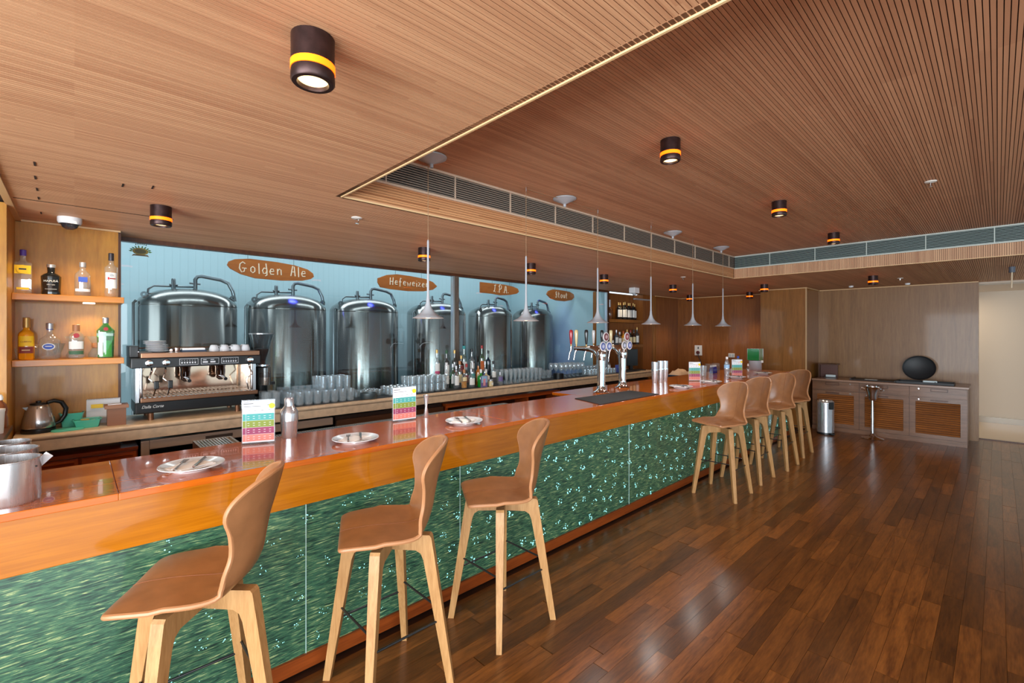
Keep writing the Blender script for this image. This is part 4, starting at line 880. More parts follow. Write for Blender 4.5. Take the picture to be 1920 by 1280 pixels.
def board(label, word, cx, cz, w_, h, outline, ts, wires):
    t = thing('name_board', label, 'sign', (cx, 5.95, cz), 0, 'wooden beer name boards hanging before the tanks')
    MB().prism([(x * w_, z * h) for x, z in outline], -.012, .012).build('plank_body', wood('sign_wood', (150, 74, 22), (184, 100, 38), 'X', 1.2, .5, stretch=10), t)
    L_ = sum(WID.get(c, .66) for c in word) * ts; x = -L_ / 2 + .02; mb = MB()
    for i, ch in enumerate(word):
        for st in GL.get(ch, []): mb.tube([(x + a * ts, -.0145, b_ * ts - ts * .45 + (.006 if i % 2 else 0)) for a, b_ in st], .0066, 6)
        x += WID.get(ch, .66) * ts
    mb.build('lettering', mat('chalk_letter', (236, 206, 178), .8), t)
    for q in wires: MB().tube([(q * w_, 0, h * .3), (q * w_, 0, 3.42 - cz)], .0022, 5).build('wire', mat('wire_dark', (60, 66, 70), .5), t)
oval = [(-.5, .08), (-.485, .26), (-.42, .40), (-.26, .5), (.05, .46), (.26, .38), (.42, .22), (.49, .02), (.5, -.16), (.46, -.30), (.36, -.42), (.1, -.5), (-.2, -.48), (-.36, -.32), (-.47, -.08)]
board('long oval wooden board reading Golden Ale', 'Golden Ale', 1.716, 2.452, .95, .225, oval, .122, (-.28, .25))
board('oval wooden board reading Hefeweizen', 'Hefeweizen', 3.557, 2.44, .985, .235, [(-.5, -.1), (-.5, .14), (-.36, .38), (-.2, .48), (.02, .45), (.28, .36), (.42, .2), (.5, -.06), (.42, -.3), (.26, -.44), (0, -.5), (-.3, -.46), (-.46, -.38)], .102, (-.22, .22))
board('wooden board with one square end lettered J.P.A.', 'J.P.A.', 5.36, 2.465, .90, .20, [(-.5, -.40), (-.5, .48), (.1, .46), (.34, .36), (.47, .2), (.5, -.06), (.44, -.24), (.26, -.4), (.0, -.5), (-.2, -.42)], .128, (-.2, .25))
board('small oval wooden board reading Stout', 'Stout', 6.97, 2.455, .83, .22, [(-.5, 0), (-.44, .3), (-.28, .48), (.05, .46), (.32, .4), (.48, .2), (.5, -.06), (.4, -.34), (.14, -.5), (-.16, -.48), (-.36, -.34)], .118, (-.2, .22))
# gold and green emblem on the glass
t = thing('window_emblem', 'gold and green brewery emblem stuck on the glass by the niche', 'emblem', (.42, 5.172, 2.42))
MB().prism([(.055 * math.cos(a), .032 * math.sin(a)) for a in [2 * PI * i / 20 for i in range(20)]], -.001, .001).build('badge', mat('emblem_gold', (150, 130, 50), .4), t)
MB().prism([(.04 * math.cos(a), .02 * math.sin(a)) for a in [2 * PI * i / 20 for i in range(20)]], -.0025, -.001).build('badge_centre', mat('emblem_dark', (84, 80, 40), .4), t)
MB().prism([(-.06, -.045), (-.05, -.028), (.05, -.028), (.06, -.045), (.045, -.04), (-.045, -.04)], -.003, -.001).build('ribbon', mat('emblem_brown', (110, 84, 40), .4), t)
for s_ in (-1, 1):
    for k in range(5):
        a = .1 + k * .32; c = (s_ * .066 * math.cos(a), 0, .045 * math.sin(a) - .005)
        MB().prism([(c[0] + s_ * .016 * math.cos(a + q) * (1 if q in (0, PI) else .4), c[2] + .012 * math.sin(a + q) * (1 if q in (0, PI) else .6)) for q in (0, PI / 2, PI, 3 * PI / 2)], -.001, .001).build('hop_leaf', mat('emblem_green', (86, 130, 60), .5), t)
for k in range(6): MB().prism([(-.035 + k * .014, .052 + .006 * math.sin(k * .6)), (-.028 + k * .014, .052 + .006 * math.sin(k * .6)), (-.028 + k * .014, .064 + .006 * math.sin(k * .6)), (-.035 + k * .014, .064 + .006 * math.sin(k * .6))], -.001, .001).build('letter_mark', mat('emblem_dark'), t)

# ================================================================== CEILING FITTINGS
def make_down():
    t = thing('ceiling_spotlight', '', 'ceiling light', (0, 0, 0), 0, 'dark cylinder spotlights with amber rings')
    MB().lathe([(0, 0), (.057, 0), (.057, -.074), (0, -.074)], 32).build('housing', M_DOWN, t)
    MB().lathe([(.052, -.074), (.0585, -.075), (.0585, -.094), (.052, -.095)], 32).build('amber_ring', M_AMBL, t)
    MB().lathe([(.053, -.094), (.057, -.095), (.058, -.122), (.054, -.127), (.042, -.127), (.040, -.118), (.04, -.1)], 32).build('trim_ring', M_DOWN, t)
    MB().lathe([(0, -.116), (.041, -.116), (.041, -.112), (0, -.112)], 24).build('lens', M_LENS, t)
    return t
DL = [(.484, 1.318, ZC, 'dark ceiling spotlight with amber ring nearest, over the first stools'), (2.573, 1.342, ZU, 'first spotlight inside the ceiling recess above the floor'), (4.458, 1.313, ZU, 'second spotlight inside the ceiling recess'), (6.306, 1.295, ZU, 'third spotlight in the recess close to the end vent'),
      (.408, 3.739, ZC, 'spotlight above the coffee machine near the dome camera'), (2.447, 3.81, ZC, 'spotlight beside the first pendant rod over the back counter'), (3.904, 3.79, ZC, 'spotlight beside the second pendant rod'), (5.385, 3.80, ZC, 'spotlight beside the third pendant rod'), (7.357, 3.79, ZC, 'spotlight between the fourth and fifth pendant lamps'),
      (9.547, 4.541, ZC, 'spotlight behind the fifth pendant rod in the panelled corner'), (9.741, 3.4, ZC, 'lower of two spotlights by the wooden pillar'), (8.386, 2.695, ZC, 'spotlight in front of the wooden pillar top'), (8.275, 1.228, ZC, 'spotlight over the sideboard end of the room')]
d0 = make_down()
for i, (x, y, z, lb) in enumerate(DL):
    if i == 0: d0.location = (x, y, z); d0['label'] = lb
    else: dup(d0, (x, y, z), 0, lb)
    light('SPOT', 'spot_beam', (x, y, z - .13), 30, (1, .80, .56), (0, 0, 0), spot_size=2.0, spot_blend=.7, shadow_soft_size=.04)
def make_pend():
    t = thing('pendant_lamp', '', 'pendant lamp', (0, 0, 0), 0, 'trumpet shaped grey pendant lamps over the bar')
    prof = [(.102, 0), (.099, .004), (.07, .018), (.045, .038), (.026, .065), (.014, .10), (.0085, .15), (.0075, .20), (.007, .50), (.004, .51), (0, .51)]
    MB().lathe(prof, 32).build('shade', M_GREY, t)
    MB().lathe([(.1, .001), (.07, .014), (.045, .033), (0, .036)], 32).build('shade_lining', mat('shade_inside', (236, 220, 205), .6), t)
    MB().lathe([(0, .0), (.022, .004), (.026, .02), (.02, .03), (0, .032)], 16).build('bulb', mat('bulb_lit', (255, 220, 180), .4, emit=4), t)
    MB().tube([(0, 0, .505), (0, 0, ZU - 1.8)], .0022, 6).build('cord', mat('cord_brown', (150, 116, 84), .6), t)
    return t
p0 = make_pend(); PX = [1.671, 2.577, 3.52, 4.473, 5.455, 6.349]; ZB = [1.823, 1.808, 1.797, 1.786, 1.782, 1.776]
for i, x in enumerate(PX):
    lb = ['first grey trumpet pendant lamp, in front of the Hefeweizen board end', 'second grey trumpet pendant lamp, before the last tank', 'third grey trumpet pendant lamp, above the beer tap handles', 'fourth grey trumpet pendant lamp, beside the far bottle shelves', 'fifth grey trumpet pendant lamp, above the wall phone', 'last grey trumpet pendant lamp, nearest the wooden pillar'][i]
    if i == 0: p0.location = (x, 2.555, 1.80); p0['label'] = lb
    else: dup(p0, (x, 2.555, 1.80), 0, lb)
    light('SPOT', 'pendant_beam', (x, 2.555, 1.795), 12, (1, .96, .92), (0, 0, 0), spot_size=2.5, spot_blend=.6, shadow_soft_size=.05)
for i, x in enumerate([1.68, 3.017, 4.907, 6.232]):
    t = thing('ceiling_rose', ['grey ceiling rose at the recess corner above the first pendant', 'grey ceiling rose between second and third pendant cords', 'grey ceiling rose between fourth and fifth pendant cords', 'grey ceiling rose above the last pendant'][i], 'ceiling rose', (x, 2.53, ZU), 0, 'grey ceiling roses feeding the pendants')
    MB().lathe([(0, -.055), (.012, -.052), (.06, -.03), (.098, -.012), (.10, -.006), (.09, 0), (0, 0)], 28).build('canopy', M_GREY, t)
    MB().lathe([(.01, -.075), (.013, -.07), (.012, -.05), (0, -.05)], 12).build('cord_grip', M_GREY, t)
    if i in (1, 2):
        for q in ([PX[1], PX[2]] if i == 1 else [PX[3], PX[4]]):
            MB().tube([(0, 0, -.012), ((q - x) * .5, .01, -.02), (q - x, .02, -.014)], .0022, 5).build('feed_cord', mat('cord_brown'), t)
            MB().lathe([(.006, -.035), (.007, 0), (0, 0)], 8, T(q - x, .024, 0)).build('hook', M_CHROME, t)
def sprinkler(x, y, z, lb):
    t = thing('sprinkler_head', lb, 'sprinkler', (x, y, z), 0, 'sprinkler heads on the ceiling')
    MB().lathe([(.01, -.012), (.035, -.006), (.038, 0), (0, 0)], 20).build('plate', mat('sprinkler_white', (225, 220, 210), .4), t)
    MB().tube([(-.012, 0, -.008), (-.01, 0, -.03), (0, 0, -.038), (.01, 0, -.03), (.012, 0, -.008)], .003, 6).build('yoke', M_CHROME, t); MB().lathe([(0, -.042), (.014, -.042), (.014, -.039), (0, -.039)], 12).build('deflector', M_CHROME, t)
sprinkler(1.458, 3.142, ZC, 'sprinkler head on the low ceiling beside the recess corner'); sprinkler(4.694, .35, ZU, 'sprinkler head on the recess ceiling over the open floor'); sprinkler(6.426, 3.153, ZC, 'sprinkler head on the low ceiling past the fourth pendant'); sprinkler(8.9, 1.0, ZC, 'sprinkler head on the ceiling above the sideboard')
t = thing('dome_camera', 'white dome security camera on the ceiling above the drinks niche', 'security camera', (-.024, 4.56, ZC))
MB().lathe([(.058, -.045), (.066, -.03), (.066, 0), (0, 0)], 28).build('housing', CWHT, t); MB().lathe([(0, -.085), (.02, -.083), (.04, -.07), (.05, -.045), (0, -.045)], 24).build('dome', mat('smoked_dome', (40, 42, 48), .08, coat=.8), t)
t = thing('motion_sensor', 'white boxed motion sensor on the ceiling above the far shelves', 'sensor', (7.3, 4.5, ZC)); MB().box(-.08, .08, -.06, .06, -.10, 0, bev=.012).build('housing', CWHT, t); MB().lathe([(0, -.14), (.03, -.135), (.03, -.1), (0, -.1)], 14).build('lens', M_GREY, t)
t = thing('tube_light', 'slim white tube light on the wall top beside the far shelves', 'light', (8.9, 5.17, 2.42)); MB().box(-.5, .1, -.02, .02, -.012, .012, bev=.005).build('tube', M_GREY, t); MB().box(-.5, .1, .02, .029, -.015, .015).build('bracket', M_GREY, t)
t = thing('ceiling_bracket', 'small grey ceiling bracket with white rod near the corridor opening', 'spotlight', (8.4, -.12, ZC)); MB().lathe([(.028, -.07), (.03, -.01), (.03, 0), (0, 0)], 16).build('body', mat('grey_plastic', (90, 96, 108), .5), t); MB().tube([(0, 0, -.06), (.0, .005, -.26)], .008, 8).build('rod', mat('beige_rod', (220, 200, 170), .5), t)
for i, (x, y) in enumerate([(9.75, 1.75), (9.9, 1.02)]):
    t = thing('smoke_detector', ['small white detector on the ceiling nearer the pillar', 'small white detector on the ceiling above the sideboard tray'][i], 'detector', (x, y, ZC)); MB().lathe([(0, -.03), (.03, -.025), (.036, 0), (0, 0)], 16).build('body', CWHT, t)

# ================================================================== THINGS ON THE BAR TOP
BZ = 1.065
def make_plate():
    t = thing('plate', '', 'plate', (0, 0, 0), 0, 'white side plates laid along the bar')
    MB().lathe([(0, .002), (.075, .0), (.08, .008), (.125, .022), (.132, .024), (.131, .027), (.122, .026), (.08, .012), (0, .010)], 40).build('dish', M_WHITE, t); return t
def make_nap():
    t = thing('napkin', '', 'napkin', (0, 0, 0), 0, 'folded napkins on the plates')
    mb = MB(); vs = []; nx, ny = 8, 6
    for j in range(ny + 1):
        for i in range(nx + 1):
            x = (i / nx - .5) * .16; y = (j / ny - .5) * .13; vs.append((x, y, .007 + .002 * math.sin(i * 1.1 + j * .5)))
    vs2 = [(x, y, 0) for x, y, z in vs]; n = len(vs); fs = []
    for j in range(ny):
        for i in range(nx):
            a = j * (nx + 1) + i; fs.append((a, a + 1, a + nx + 2, a + nx + 1)); fs.append((a + n, a + nx + 1 + n, a + nx + 2 + n, a + 1 + n))
    bd = [i for i in range(nx + 1)] + [(j + 1) * (nx + 1) + nx for j in range(ny)] + [ny * (nx + 1) + nx - 1 - i for i in range(nx)] + [(ny - 1 - j) * (nx + 1) for j in range(ny - 1)]
    for a, b_ in zip(bd, bd[1:] + bd[:1]): fs.append((a, a + n, b_ + n, b_))
    mb.add(vs + vs2, fs, True); mb.build('cloth', M_NAP, t)
    MB().box(-.078, .07, -.062, .004, .0075, .0125, bev=.0022).build('top_fold', M_NAP, t); return t
CUT = mat('cutlery_steel', (150, 128, 118), .2, 1)
def make_fork():
    t = thing('fork', '', 'fork', (0, 0, 0), 0, 'forks on the napkins')
    MB().tube([(-.085, 0, .004), (-.03, 0, .005), (.03, 0, .007)], [.0055, .004, .003], 6).build('handle', CUT, t)
    mb = MB(); mb.box(.03, .048, -.011, .011, .005, .008)
    for q in (-.0095, -.0032, .0032, .0095): mb.box(.048, .09, q - .0017, q + .0017, .005, .0075)
    mb.build('tines', CUT, t); return t
def make_knife():
    t = thing('knife', '', 'knife', (0, 0, 0), 0, 'knives on the napkins')
    MB().tube([(-.09, 0, .005), (-.01, 0, .005)], [.0065, .005], 6).build('handle', CUT, t)
    MB().prism([(-.01, -.006), (.085, -.008), (.10, .004), (.09, .007), (-.01, .006)], .003, .006, RX(-PI / 2) @ T(0, -.009, 0)).build('blade', CUT, t); return t
PL = [(.40, 2.60, .2), (1.20, 2.60, .25), (2.0, 2.60, .2), (5.14, 2.55, .1), (5.96, 2.55, .1), (6.85, 2.57, .1), (7.86, 2.55, .1)]
PN = ['before the first stool', 'before the second stool', 'before the third stool', 'just past the shakers', 'between the two far menus', 'beside the far menu and water bottle', 'by the green drink dispenser']
plate, nap, fork, knife = make_plate(), make_nap(), make_fork(), make_knife()
for i, (x, y, r) in enumerate(PL):
    for o, dx, dy, dz, rr, nm in ((plate, 0, 0, 0, 0, 'white side plate '), (nap, -.01, .0, .0125, r + .25, 'folded white napkin on the plate '), (fork, -.045, .0, .0255, 1.15, 'steel fork on the napkin '), (knife, .03, .0, .0255, 1.15, 'steel knife on the napkin ')):
        L2 = (x + dx, y + dy, BZ + dz); lb = nm + PN[i]
        if i == 0: o.location = L2; o.rotation_euler = (0, 0, rr); o['label'] = lb
        else: dup(o, L2, rr, lb)
# menus
def menu(x, y, rz, w_, h, lb):
    t = thing('menu_stand', lb, 'menu', (x, y, BZ), rz, 'striped drinks menus in clear stands')
    MB().box(-w_ / 2, w_ / 2, -.02, .045, 0, .004).build('foot', M_ACR, t)
    MB().box(-w_ / 2, w_ / 2, -.004, .004, .004, h).build('holder', M_ACR, t)
    s = MB().box(-w_ / 2 + .004, w_ / 2 - .004, -.0062, -.0042, .010, h - .006).build('sheet', M_PAPER, t)
    hh = h - .02; z = .018
    for c, nm in (((222, 132, 120), 'coral'), ((150, 58, 96), 'magenta'), ((126, 142, 50), 'olive'), ((70, 160, 156), 'teal')):
        MB().box(-w_ / 2 + .006, w_ / 2 - .006, -.0068, -.0062, z, z + hh * .163).build('stripe', mat('stripe_' + nm, c, .6), s)
        mb = MB()
        for r_ in range(2):
            for k in range(5): mb.box(-w_ / 2 + .03 + k * w_ * .16, -w_ / 2 + .03 + k * w_ * .16 + w_ * .06, -.0071, -.0068, z + hh * (.045 + .055 * r_), z + hh * (.054 + .055 * r_))
        mb.build('print', M_PAPER, s); z += hh * .168
    MB().box(-w_ / 2 + .022, -w_ / 2 + .0235, -.0072, -.0068, .018, .018 + hh * .67).build('rule', M_PAPER, s)
    mb = MB(); mb.box(-w_ / 2 + .01, -w_ / 2 + .06, -.0068, -.0062, h * .905, h * .92).box(-w_ / 2 + .01, -w_ / 2 + .04, -.0068, -.0062, h * .93, h * .938).box(-w_ / 2 + .01, w_ * .08, -.0068, -.0062, h * .845, h * .855)
    for k in range(4): mb.box(-w_ / 2 + .03 + k * w_ * .2, -w_ / 2 + .03 + k * w_ * .2 + w_ * .08, -.0068, -.0062, h * .755, h * .763)
    mb.build('print', LBLK, s)
    MB().lathe([(0, 0), (.016, 0), (.016, .0006), (0, .0006)], 14, T(w_ * .40, -.0062, h * .85) @ RX(PI / 2)).build('flower_print', LY, s); MB().lathe([(0, 0), (.013, 0), (.013, .0006), (0, .0006)], 12, T(w_ * .18, -.0062, h * .83) @ RX(PI / 2)).build('flower_print', mat('flower_pink', (236, 206, 204), .7), s)
    mb = MB(); mb.box(w_ * .26, w_ * .34, -.0068, -.0062, h * .87, h * .885); mb.build('leaf_print', LGRN, s)
menu(.772, 2.94, -.37, .172, .255, 'striped menu in clear stand beside the cobbler shaker')
menu(1.748, 2.985, -.07, .19, .25, 'striped menu in clear stand behind the third stool, by the jigger')
menu(6.03, 2.80, -.75, .16, .26, 'striped menu in clear stand past the row of shakers')
menu(7.06, 2.64, -.75, .16, .26, 'striped menu in clear stand before the water bottle')
# shakers, jigger
def shaker(x, y, h, r, lb, grp=None):
    t = thing('cocktail_shaker', lb, 'shaker', (x, y, BZ), 0, grp)
    MB().lathe([(0, 0), (r * .82, 0), (r * .84, .004), (r, h * .42), (r * 1.02, h * .44)], 28).build('tin', M_STEEL, t)
    MB().lathe([(r * 1.03, h * .43), (r * 1.03, h * .58), (r * .97, h * .66), (r * .6, h * .78), (r * .55, h * .8)], 28).build('strainer_top', M_STEEL, t)
    MB().lathe([(r * .57, h * .79), (r * .54, h * .96), (r * .44, h), (0, h)], 24).build('cap', M_STEEL, t)
shaker(.955, 2.99, .245, .05, 'steel cobbler shaker beside the nearest striped menu')
def tin(x, y, h, lb):
    t = thing('shaker_tin', lb, 'shaker', (x, y, BZ), 0, 'steel shaker tins past the taps')
    MB().lathe([(0, 0), (.03, 0), (.043, h * .55), (.044, h * .6), (.04, h * .6), (.042, h), (.04, h), (.036, h * .6), (0, .01)], 24).build('tin', M_STEEL, t); MB().lathe([(.0405, h * .58), (.046, h * .6), (.0455, h * .66), (.0405, h * .66)], 24).build('rim', M_CHROME, t)
tin(5.40, 3.03, .27, 'steel shaker tin first of the row past the taps'); tin(5.53, 3.02, .28, 'steel shaker tin in the middle of the row past the taps'); tin(5.66, 3.03, .275, 'steel shaker tin last of the row past the taps')
def jigger(x, y, h, lb):
    t = thing('jigger', lb, 'jigger', (x, y, BZ)); MB().lathe([(0, .002), (.021, 0), (.022, .002), (.009, h * .5), (.0225, h), (.021, h), (.008, h * .52), (0, h * .5)], 20).build('double_cup', M_STEEL, t)
jigger(1.935, 2.985, .17, 'tall steel jigger standing beside the second striped menu'); jigger(6.60, 2.98, .15, 'steel jigger behind the third striped menu')
t = thing('measuring_cup', 'clear plastic cup beside the far jigger', 'cup', (6.75, 3.0, BZ)); MB().lathe([(0, 0), (.04, 0), (.05, .16), (.047, .16), (.038, .01), (0, .01)], 20).build('cup_body', M_GL, t)
# bitters tray
t = thing('clear_caddy', 'clear caddy tray holding blue bottles near the bar end', 'caddy', (7.40, 3.14, BZ)); MB().box(-.13, .13, -.06, .06, 0, .006).build('tray', M_ACR, t)
for a in ((-.13, -.126, -.06, .06), (.126, .13, -.06, .06)): MB().box(a[0], a[1], a[2], a[3], .006, .16).build('side', M_ACR, t)
for i, x in enumerate((-.09, -.03, .03, .09)):
    bottle('blue_vial', 'small dark blue bottle in the clear caddy', (7.40 + x, 3.13, BZ + .006), bprof(.026, .08, .11, .011), mat('cobalt', (20, 26, 130), .1, coat=.6), (CWHT, .013, .1, .125), None, (), n=14, group='blue bottles in the clear caddy')
shaker(7.42, 2.93, .20, .038, 'slim steel shaker alone on the far bar top')
bottle('water_bottle', 'clear plastic water bottle with white cap on the far bar top', (6.95, 2.74, BZ), [(0, 0), (.035, 0), (.037, .02), (.033, .06), (.037, .1), (.037, .2), (.016, .25), (.014, .27), (0, .27)], M_GLB, (CWHT, .017, .262, .295), None, [(.13, .18, mat('water_label', (150, 190, 226), .5), 2.6)])
bottle('water_bottle', 'clear plastic water bottle standing behind the last striped menu', (7.32, 2.72, BZ), [(0, 0), (.035, 0), (.037, .02), (.033, .06), (.037, .1), (.037, .2), (.016, .25), (.014, .27), (0, .27)], M_GLB, (LBLU, .017, .262, .295), None, [(.13, .18, mat('water_label'), 2.6)])
t = thing('soap_bottle', 'small white pump bottle beside the drink dispenser', 'bottle', (8.38, 2.95, BZ)); MB().lathe([(0, 0), (.026, 0), (.028, .05), (.012, .07), (.01, .085), (0, .085)], 16).build('body', M_GLB, t); MB().lathe([(.014, .08), (.014, .1), (.006, .12), (0, .125)], 12).build('pump', CWHT, t)
t = thing('drink_dispenser', 'green topped drink dispenser with grey base at the bar end', 'dispenser', (8.66, 2.93, BZ))
MB().lathe([(.092, 0), (.1, .01), (.1, .165), (0, .165)], 28, sq=.25).build('base', mat('dispenser_grey', (170, 178, 186), .45), t)
MB().box(-.095, .095, -.095, .095, .172, .37).build('tank', mat('green_juice', (10, 120, 50), .1, coat=.8), t)
mb = MB()
for a, b_ in ((-1, -1), (-1, 1), (1, -1), (1, 1)): mb.box(a * .098 - .003, a * .098 + .003, b_ * .098 - .003, b_ * .098 + .003, .168, .375)
mb.build('clear_edge', M_ACR, t); MB().box(-.1, .1, -.1, .1, .37, .376).build('lid', M_ACR, t); MB().box(-.012, .012, -.13, -.10, .13, .17, bev=.004).build('tap', CWHT, t)
# blue crates with a cream cloth behind the bar end
for i in range(2):
    t = thing('blue_crate', ['lower navy crate behind the far bar top', 'upper navy crate behind the far bar top under a cloth'][i], 'crate', (7.45, 3.72, .84 + .09 * i)); MB().box(-.3, .3, -.14, .14, 0, .085, bev=.008).build('crate_body', mat('navy_crate', (40, 66, 96), .5), t); MB().box(-.31, .31, -.15, .15, .07, .086, bev=.004).build('rim', mat('navy_crate'), t)
t = thing('service_trolley', 'dark service trolley behind the bar end carrying navy crates', 'trolley', (7.45, 3.72, 0)); MB().box(-.34, .34, -.18, .18, .80, .84).build('top', M_DARKW, t)
for a, b_ in ((-1, -1), (-1, 1), (1, -1), (1, 1)): MB().box(a * .31 - .015, a * .31 + .015, b_ * .15 - .015, b_ * .15 + .015, 0, .8).build('leg', M_DARKW, t)
t = thing('crumpled_cloth', 'crumpled cream cloth on the navy crates', 'cloth', (7.42, 3.70, 1.016)); mb = MB(); vs = []; fs = []
for j in range(9):
    for i in range(11):
        x, y = (i / 10 - .5) * .44, (j / 8 - .5) * .22; e = max(0, 1 - (2 * x / .44) ** 2) * max(0, 1 - (2 * y / .22) ** 2); vs.append((x, y, e ** .5 * (.075 + .03 * math.sin(i * 1.7) * math.cos(j * 1.3))))
for j in range(8):
    for i in range(10): a = j * 11 + i; fs.append((a, a + 1, a + 12, a + 11))
mb.add(vs, fs, True).build('cloth', mat('cream_cloth', (222, 188, 156), .9), t)
# ice buckets at the near end
def pot(x, y, h, r, lb, card=False):
    t = thing('steel_ice_bucket', lb, 'ice bucket', (x, y, BZ), 0, 'steel ice buckets at the near bar end')
    MB().lathe([(0, 0), (r * .98, 0), (r, .006), (r, h), (r * 1.03, h + .002), (r * 1.03, h + .006), (r * .97, h + .006), (r * .96, .01), (0, .008)], 44).build('bucket', brushed('bucket_steel', (212, 212, 214), .26, 'Z', .8), t)
    MB().lathe([(0, h * .55), (r * .95, h * .55), (r * .95, h * .58), (0, h * .58)], 36).build('inner_tray', M_CHROME, t)
    if card: MB().box(-.014, .014, -.0015, .0015, 0, .085, T(r * .62, .03, h * .62) @ RZ(-.2) @ RY(.75)).build('tong_card', M_PAPER, t)
    MB().sphere((r * .87, -r * .52, h * .84), .003, 8).build('rivet', M_BLACK, t)
pot(-.185, 2.575, .155, .092, 'nearest steel ice bucket at the bar end holding a white card', True); pot(-.20, 2.79, .155, .092, 'middle steel ice bucket in the row at the bar end'); pot(-.21, 2.985, .155, .07, 'small steel ice bucket at the back of the row')
# bar mat and taps
t = thing('bar_mat', 'black rubber bar mat under the beer taps', 'bar mat', (3.97, 2.64, BZ)); MB().add([(-.57, -.20, 0), (.46, -.20, 0), (.5, .17, 0), (-.43, .2, 0), (-.57, -.20, .006), (.46, -.20, .006), (.5, .17, .006), (-.43, .2, .006)], [(0, 3, 2, 1), (4, 5, 6, 7), (0, 1, 5, 4), (1, 2, 6, 5), (2, 3, 7, 6), (3, 0, 4, 7)]).build('mat_body', M_BLACKM, t); MB().box(-.002, .002, -.19, .17, .006, .0068).build('mat_joint', mat('mat_line', (70, 68, 72), .6), t)
def tower(x, y, lb, cols, rims):
    t = thing('beer_tap_tower', lb, 'beer tap', (x, y, BZ), 0, 'chrome beer tap towers')
    MB().lathe([(0, 0), (.085, 0), (.088, .008), (.06, .02), (.046, .045), (.042, .08)], 32).build('base', M_CHROME, t)
    MB().tube([(0, 0, .05), (0, 0, .2), (0, 0, .34), (0, .02, .41), (0, .07, .455), (0, .14, .47), (0, .26, .47), (0, .36, .47)], [.042, .042, .045, .05, .046, .036, .026, .022], 20).build('column', M_CHROME, t)
    MB().lathe([(0, .33), (.046, .35), (.054, .40), (.05, .45), (.03, .47), (0, .475)], 24, T(0, -.005, 0)).build('head', M_CHROME, t)
    for i, (dy, dx, c) in enumerate(cols):
        MB().tube([(dx * .3, dy, .472), (dx, dy + .0, .472)], .012, 8).build('shank', M_CHROME, t)
        f = MB().tube([(dx, dy, .49), (dx, dy, .45), (dx - .01, dy + .01, .42), (dx - .02, dy + .02, .34)], [.014, .013, .008, .007], 10).build('faucet', M_CHROME, t)
        h = MB().lathe([(.007, .49), (.009, .52), (0, .52)], 10, T(dx, dy, 0)).build('ferrule', CGOLD, t)
        MB().lathe([(0, .515), (.010, .515), (.013, .53), (.020, .62), (.021, .655), (.017, .675), (0, .68)], 18, T(dx, dy, 0)).build('tap_handle', mat('tap_' + c[0], c[1], .2, coat=.6), t)
    for i, (dx, dz) in enumerate([(0, .60), (-.055, .50), (.055, .50)]):
        m1 = T(dx, -.055, dz) @ RX(PI / 2)
        k = MB().lathe([(0, 0), (.050, 0), (.052, .004), (.05, .010), (0, .010)], 26, m1).build('badge', mat('badge_rim', (232, 226, 226), .4), t)
        MB().lathe([(0, .010), (.040, .010), (.039, .012), (0, .012)], 24, m1).build('badge_face', mat('badge_' + rims[i][0], rims[i][1], .4), k)
        MB().lathe([(0, .012), (.022, .012), (.022, .013), (0, .013)], 18, m1).build('badge_ring', mat('badge_pale', (190, 196, 226), .5) if i else mat('badge_pale2', (200, 160, 160), .5), k)
        MB().prism([(-.012, -.006), (-.003, .001), (.006, .01), (.009, .007), (.0, -.002), (-.009, -.009)], -.0142, -.013, T(dx, -.055, dz)).build('badge_mark', LW, k)
        MB().tube([(dx * .5, -.03, .46), (dx, -.052, dz)], .005, 6).build('badge_arm', M_CHROME, t)
tower(4.115, 2.94, 'nearer chrome beer tap tower with red, cream and black handles', [(.40, -.02, ('red', (176, 22, 34))), (.34, .0, ('cream', (228, 208, 154))), (.20, .0, ('black', (16, 17, 22)))], [('maroon', (120, 62, 70)), ('blue', (92, 108, 170)), ('blue', (92, 108, 170))])
tower(4.66, 3.03, 'farther chrome beer tap tower with white, black and cream handles', [(.40, -.02, ('white', (232, 232, 232))), (.29, .0, ('black', (16, 17, 22))), (.16, .0, ('cream', (228, 208, 154)))], [('crimson', (150, 60, 72)), ('grey', (120, 124, 130)), ('blue', (92, 108, 170))])

# ================================================================== WALL FITTINGS, FAR END
t = thing('wall_socket', 'white wall socket panel with dark red plug and cord above the crates', 'socket', (XW - .022, 4.70, 1.32))
MB().box(-.02, 0, -.085, .085, -.115, .115, bev=.006).build('plate', CWHT, t); MB().box(-.024, -.02, -.012, .012, .03, .08).build('switch', mat('switch_dark', (60, 64, 70), .4), t)
MB().lathe([(.02, 0), (.038, 0), (.038, .03), (0, .03)], 18, T(-.02, .0, -.05) @ RY(-PI / 2)).build('plug', mat('plug_red', (96, 32, 30), .4), t); MB().tube([(-.045, 0, -.05), (-.045, -.02, -.14), (-.03, -.07, -.25), (-.03, -.08, -.45)], .008, 7).build('cord', mat('plug_cord', (46, 22, 20), .5), t)
t = thing('wall_switch', 'small white double switch plate on the bar end wall', 'switch', (XW - .022, 3.97, 1.23)); MB().box(-.015, 0, -.065, .065, -.045, .045, bev=.004).build('plate', CWHT, t)
for q in (-.03, .03): MB().box(-.019, -.015, q - .02, q + .02, -.03, .03).build('rocker', mat('rocker_grey', (190, 205, 216), .4), t)
